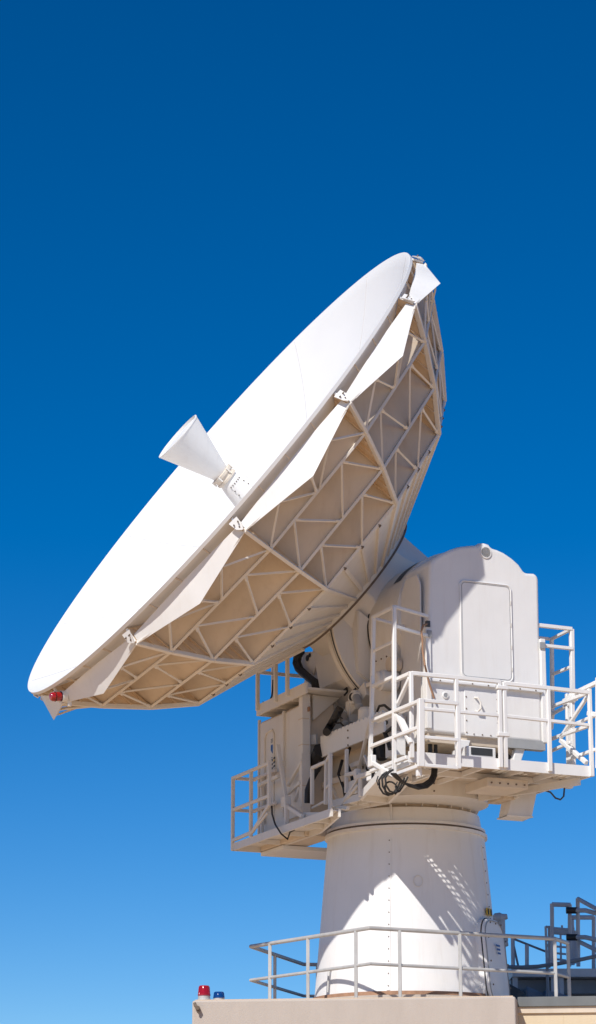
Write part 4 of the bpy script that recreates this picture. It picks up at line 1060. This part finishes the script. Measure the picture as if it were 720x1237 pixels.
b2o = beacon((b2[0], b2[1], 4.305), 0, BLUEL, 'blue beacon light beside the red one on the parapet', 0.075)
b2o.scale = (1, 1, 0.62)

# ------------------------------------------------------------------ service structures behind the pedestal, right
Y2 = 39.0
def wl(u, v, y): return None
WK = empty('service_walkway', (3.910, 39.000, 5.139), 0, 'grey steel walkway with railings and ladder on the roof behind the pedestal', 'walkway')
wk0 = Vector((3.910, 39.000, 5.139))
def WV(p): return Vector(p) - wk0
def wb(): return MB(WV)
dk = [(3.203, 39.200, 5.461), (4.068, 37.600, 5.337), (4.408, 37.200, 5.177)]
m = wb()
zd = dk[1][2]
m.box((dk[0][0], 37.6, zd-0.14), (dk[1][0]+1.4, 39.6, zd-0.02)); m.build('deck', PALEGREY, WK)
m = wb(); m.box((dk[0][0], 37.9, zd-0.36), (dk[1][0]+1.6, 38.1, zd-0.16)); m.box((dk[0][0]+0.1, 39.0, zd-0.36), (dk[1][0]+1.6, 39.2, zd-0.16)); m.build('beam', BLUEGREY, WK)
for x in (dk[0][0]+0.05, dk[0][0]+0.62, dk[0][0]+0.74, dk[1][0]-0.2, dk[1][0]+0.55):
    for y in (37.7, 39.4):
        m = wb(); m.bar((x, y, 4.30), (x, y, zd-0.1), 0.07); m.build('leg', PALEGREY, WK)
def seg(u0, v0, u1, v1, y0, y1): return None
def wl_lines(name, segs, w, mat, round_=False):
    m = wb()
    for s in segs:
        if round_: m.tube([s[0], s[1]], w/2, 8)
        else: m.bar(s[0], s[1], w)
    return m.build(name, mat, WK)
for s in (((3.310, 38.600, 5.880), (3.305, 38.600, 5.402)), ((3.526, 38.600, 5.777), (3.517, 38.600, 5.402)), ((3.888, 38.200, 6.358), (3.868, 38.200, 5.430)), ((4.162, 38.200, 6.346), (4.127, 38.200, 5.408)), ((4.263, 38.000, 6.412), (4.241, 38.000, 5.388)), ((4.546, 38.400, 6.188), (4.516, 38.400, 5.292)), ((4.279, 39.000, 6.271), (4.267, 39.000, 5.510))):
    wl_lines('post', [s], 0.062, PALEGREY, True)
wl_lines('handrail', [((3.303, 38.600, 5.876), (3.838, 38.600, 5.664)), ((3.313, 38.600, 5.812), (3.385, 38.600, 5.448))], 0.035, BLUEGREY, True)
wl_lines('guard_rail', [((3.887, 38.200, 6.346), (4.173, 38.200, 6.339)), ((4.268, 38.000, 6.405), (4.552, 37.400, 6.135)), ((4.189, 38.400, 6.172), (4.545, 38.400, 6.172)), ((4.266, 38.000, 5.757), (4.532, 37.400, 5.526)), ((3.898, 38.300, 5.983), (4.149, 38.300, 5.960)), ((3.897, 38.300, 5.938), (4.148, 38.300, 5.919))], 0.07, PALEGREY, True)
m = wb()
for k in range(2):
    cpt = [((4.171, 38.000, 6.231), (4.353, 37.800, 6.206), (4.486, 37.600, 6.137), (4.606, 37.500, 6.058)), ((4.159, 38.000, 5.825), (4.340, 37.800, 5.803), (4.473, 37.600, 5.743), (4.593, 37.500, 5.669))][k]
    m.tube(cpt, 0.035, 8)
m.build('cage_hoop', PALEGREY, WK)
m = wb()
for p in ((4.155, 37.950, 6.225), (4.147, 37.950, 5.819)): m.lathe((p[0]-0.08, p[1], p[2]), (1, 0, 0), [(0.05, 0), (0.05, 0.16)], 12)
m.build('black_sleeve', RUBBER, WK)
m = wb()
lx0, lx1 = (3.788, 38.300, 5.734)[0], (3.880, 38.300, 5.734)[0]
for s in (((3.792, 38.300, 6.024), (3.795, 38.300, 5.395)), ((3.841, 38.300, 5.994), (3.831, 38.300, 5.395))): m.bar(s[0], s[1], 0.035)
for s in (((3.792, 38.300, 6.017), (3.899, 38.300, 6.010)), ((3.802, 38.300, 5.813), (3.883, 38.300, 5.836)), ((3.800, 38.300, 5.734), (3.879, 38.300, 5.722)), ((3.797, 38.300, 5.643), (3.877, 38.300, 5.632)), ((3.794, 38.300, 5.530), (3.874, 38.300, 5.530))): m.tube(s, 0.022, 6)
m.build('ladder', PALEGREY, WK)
m = wb()
for s in (((4.070, 38.800, 6.040), (4.064, 38.800, 5.513)), ((4.095, 38.800, 6.098), (4.095, 38.800, 5.948))): m.bar(s[0], s[1], 0.03)
for k, s in enumerate((((3.965, 38.800, 5.776), (4.149, 38.800, 5.760)), ((3.962, 38.800, 5.673), (4.146, 38.800, 5.655)), ((3.959, 38.800, 5.582), (4.143, 38.800, 5.559)), ((4.274, 38.800, 6.063), (4.257, 38.800, 5.513)), ((4.301, 38.800, 6.017), (4.285, 38.800, 5.513)))): m.tube(s, 0.018, 6)
m.build('lattice_rung', PALEGREY, WK)
# dark curved hand rail nearer the pedestal
CR = empty('curved_handrail', (3.429, 36.000, 4.773), 0, 'dark curved steel handrail sweeping behind the railing at the right', 'handrail')
cr0 = Vector((3.429, 36.000, 4.773))
m = MB(lambda p: Vector(p)-cr0)
m.tube([(2.846, 36.600, 5.260), (3.014, 36.300, 5.212), (3.211, 36.100, 5.186), (3.431, 35.900, 5.178), (3.671, 35.700, 5.193), (3.980, 35.500, 5.231), (4.380, 35.400, 5.307)], 0.028, 8)
m.build('rail', BLUEGREY, CR)
for pt in ((2.970, 36.350, 5.217), (3.551, 35.800, 5.182), (4.286, 35.400, 5.284)):
    m = MB(lambda p: Vector(p)-cr0); m.tube([(pt[0], pt[1], 4.30), pt], 0.022, 8); m.build('post', BLUEGREY, CR)
# pipe mast with fittings beside the hatch
PM = empty('pipe_mast', (3.011, 37.000, 5.258), 0, 'grey pipe mast with brackets standing just right of the pedestal hatch', 'mast')
pm0 = Vector((3.011, 37.000, 5.258))
pv = lambda p: Vector(p)-pm0
x_ = pm0.x
m = MB(pv); m.tube([(x_, 37.0, 4.30), (x_, 37.0, (3.028, 37.000, 6.021)[2])], 0.055, 12); m.build('mast_tube', PALEGREY, PM)
m = MB(pv)
for v0, w in (((3.028, 37.000, 5.997), 0.075), ((3.019, 37.000, 5.608), 0.085), ((3.020, 37.000, 5.668), 0.06)):
    m.lathe((x_-0.06, 37.0, v0[2]), (1, 0, 0.15), [(w*0.6, -0.06), (w, -0.03), (w, 0.05), (w*0.7, 0.08), (w*0.5, 0.15)], 14)
m.tube([(x_-0.25, 37.0, (3.027, 37.000, 5.972)[2]), (x_, 37.0, (3.027, 37.000, 5.972)[2])], 0.022, 8)
m.build('mast_bracket', PALEGREY, PM)
# equipment boxes on the roof behind the parapet
for i, (u0, v0, u1, v1, y, mt, lb) in enumerate((((610), 1180, 640, 1206, 37.4, BLUEGREY, 'dark sloping equipment housing low on the roof right of the pedestal'), ((645), 1178, 700, 1206, 38.2, PALEGREY, 'long pale grey duct under the walkway deck'))):
    pass
EQ = [((3.053, 36.900, 4.817), (3.350, 36.900, 5.056)), ((3.356, 37.300, 4.852), (3.729, 37.300, 5.045)), ((3.584, 37.000, 4.825), (4.135, 37.000, 4.969))]
LBL = ['dark equipment housing on the roof just right of the pedestal hatch', 'blue grey sloping hood between the railing posts on the roof', 'low pale duct box at the foot of the walkway ladder']
for (a, b), lb_, mt in zip(EQ, LBL, (DARK, BLUEGREY, BLUEGREY)):
    o = empty('roof_equipment', ((a[0]+b[0])/2, a[1]+0.4, 4.30), 0, lb_, 'equipment box')
    w = abs(b[0]-a[0])/2; h = b[2]-4.30
    m = MB(); m.prism([(-w, -0.4, 0), (w, -0.4, 0), (w, 0.4, 0), (-w, 0.4, 0)], [(-w*0.75, -0.25, h), (w*0.95, -0.35, h*0.8), (w*0.95, 0.4, h*0.8), (-w*0.75, 0.4, h)]); m.build('housing', mt, o, bevel=0.02)
    m = MB()
    for k in range(4): m.bar((-w*0.7, -0.405+0.03*0, h*(0.2+0.13*k)), (w*0.7, -0.405, h*(0.2+0.13*k)), 0.02, 0.012)
    m.build('louvre', GREY, o)

# ------------------------------------------------------------------ ground
m = MB(); m.prism([(-4000, -4000, -0.2), (4000, -4000, -0.2), (4000, 4000, -0.2), (-4000, 4000, -0.2)], [(-4000, -4000, 0), (4000, -4000, 0), (4000, 4000, 0), (-4000, 4000, 0)])
g = m.build('ground', SAND, None, auto=False); g['kind'] = 'structure'

# ------------------------------------------------------------------ light, sky, camera
SA, SE = rad(-27.5), rad(42.7)
S = Vector((math.sin(SA)*math.cos(SE), -math.cos(SA)*math.cos(SE), math.sin(SE)))
w = bpy.data.worlds.new('World'); scene.world = w; w.use_nodes = True
nt = w.node_tree; sky = nt.nodes.new('ShaderNodeTexSky'); sky.sky_type = 'NISHITA'; sky.sun_disc = False
sky.sun_elevation = SE; sky.sun_rotation = math.atan2(S.x, S.y)
sky.altitude = 2600; sky.air_density = 1.0; sky.dust_density = 0.0; sky.ozone_density = 4.0
bg = nt.nodes['Background']
hs = nt.nodes.new('ShaderNodeHueSaturation'); hs.inputs['Saturation'].default_value = 1.40; hs.inputs['Hue'].default_value = 0.504; hs.inputs['Value'].default_value = 1.0
nt.links.new(sky.outputs[0], hs.inputs['Color']); nt.links.new(hs.outputs[0], bg.inputs[0])
bg.inputs[1].default_value = 0.09
sd = bpy.data.lights.new('Sun', 'SUN'); sd.energy = 4.0; sd.angle = rad(0.53); sd.color = (1.0, 0.955, 0.89)
so = bpy.data.objects.new('Sun', sd); COL.objects.link(so); so.location = (0, 0, 40); so.rotation_euler = (-S).to_track_quat('-Z', 'Y').to_euler()
cd = bpy.data.cameras.new('Camera'); cam = bpy.data.objects.new('Camera', cd); COL.objects.link(cam)
cam.location = (0, 0, 1.6); cam.rotation_euler = (rad(90+16.0622), 0, 0)
cd.sensor_fit = 'VERTICAL'; cd.sensor_height = 36; cd.lens = 3000/1237*36; cd.clip_end = 20000; cd.clip_start = 0.1
scene.camera = cam
scene.view_settings.view_transform = 'Standard'; scene.view_settings.look = 'None'; scene.view_settings.exposure = 0.2; scene.view_settings.gamma = 1
scene.render.resolution_x = 596; scene.render.resolution_y = 1024
scene.render.engine = 'CYCLES'
scene.cycles.max_bounces = 8; scene.cycles.diffuse_bounces = 5
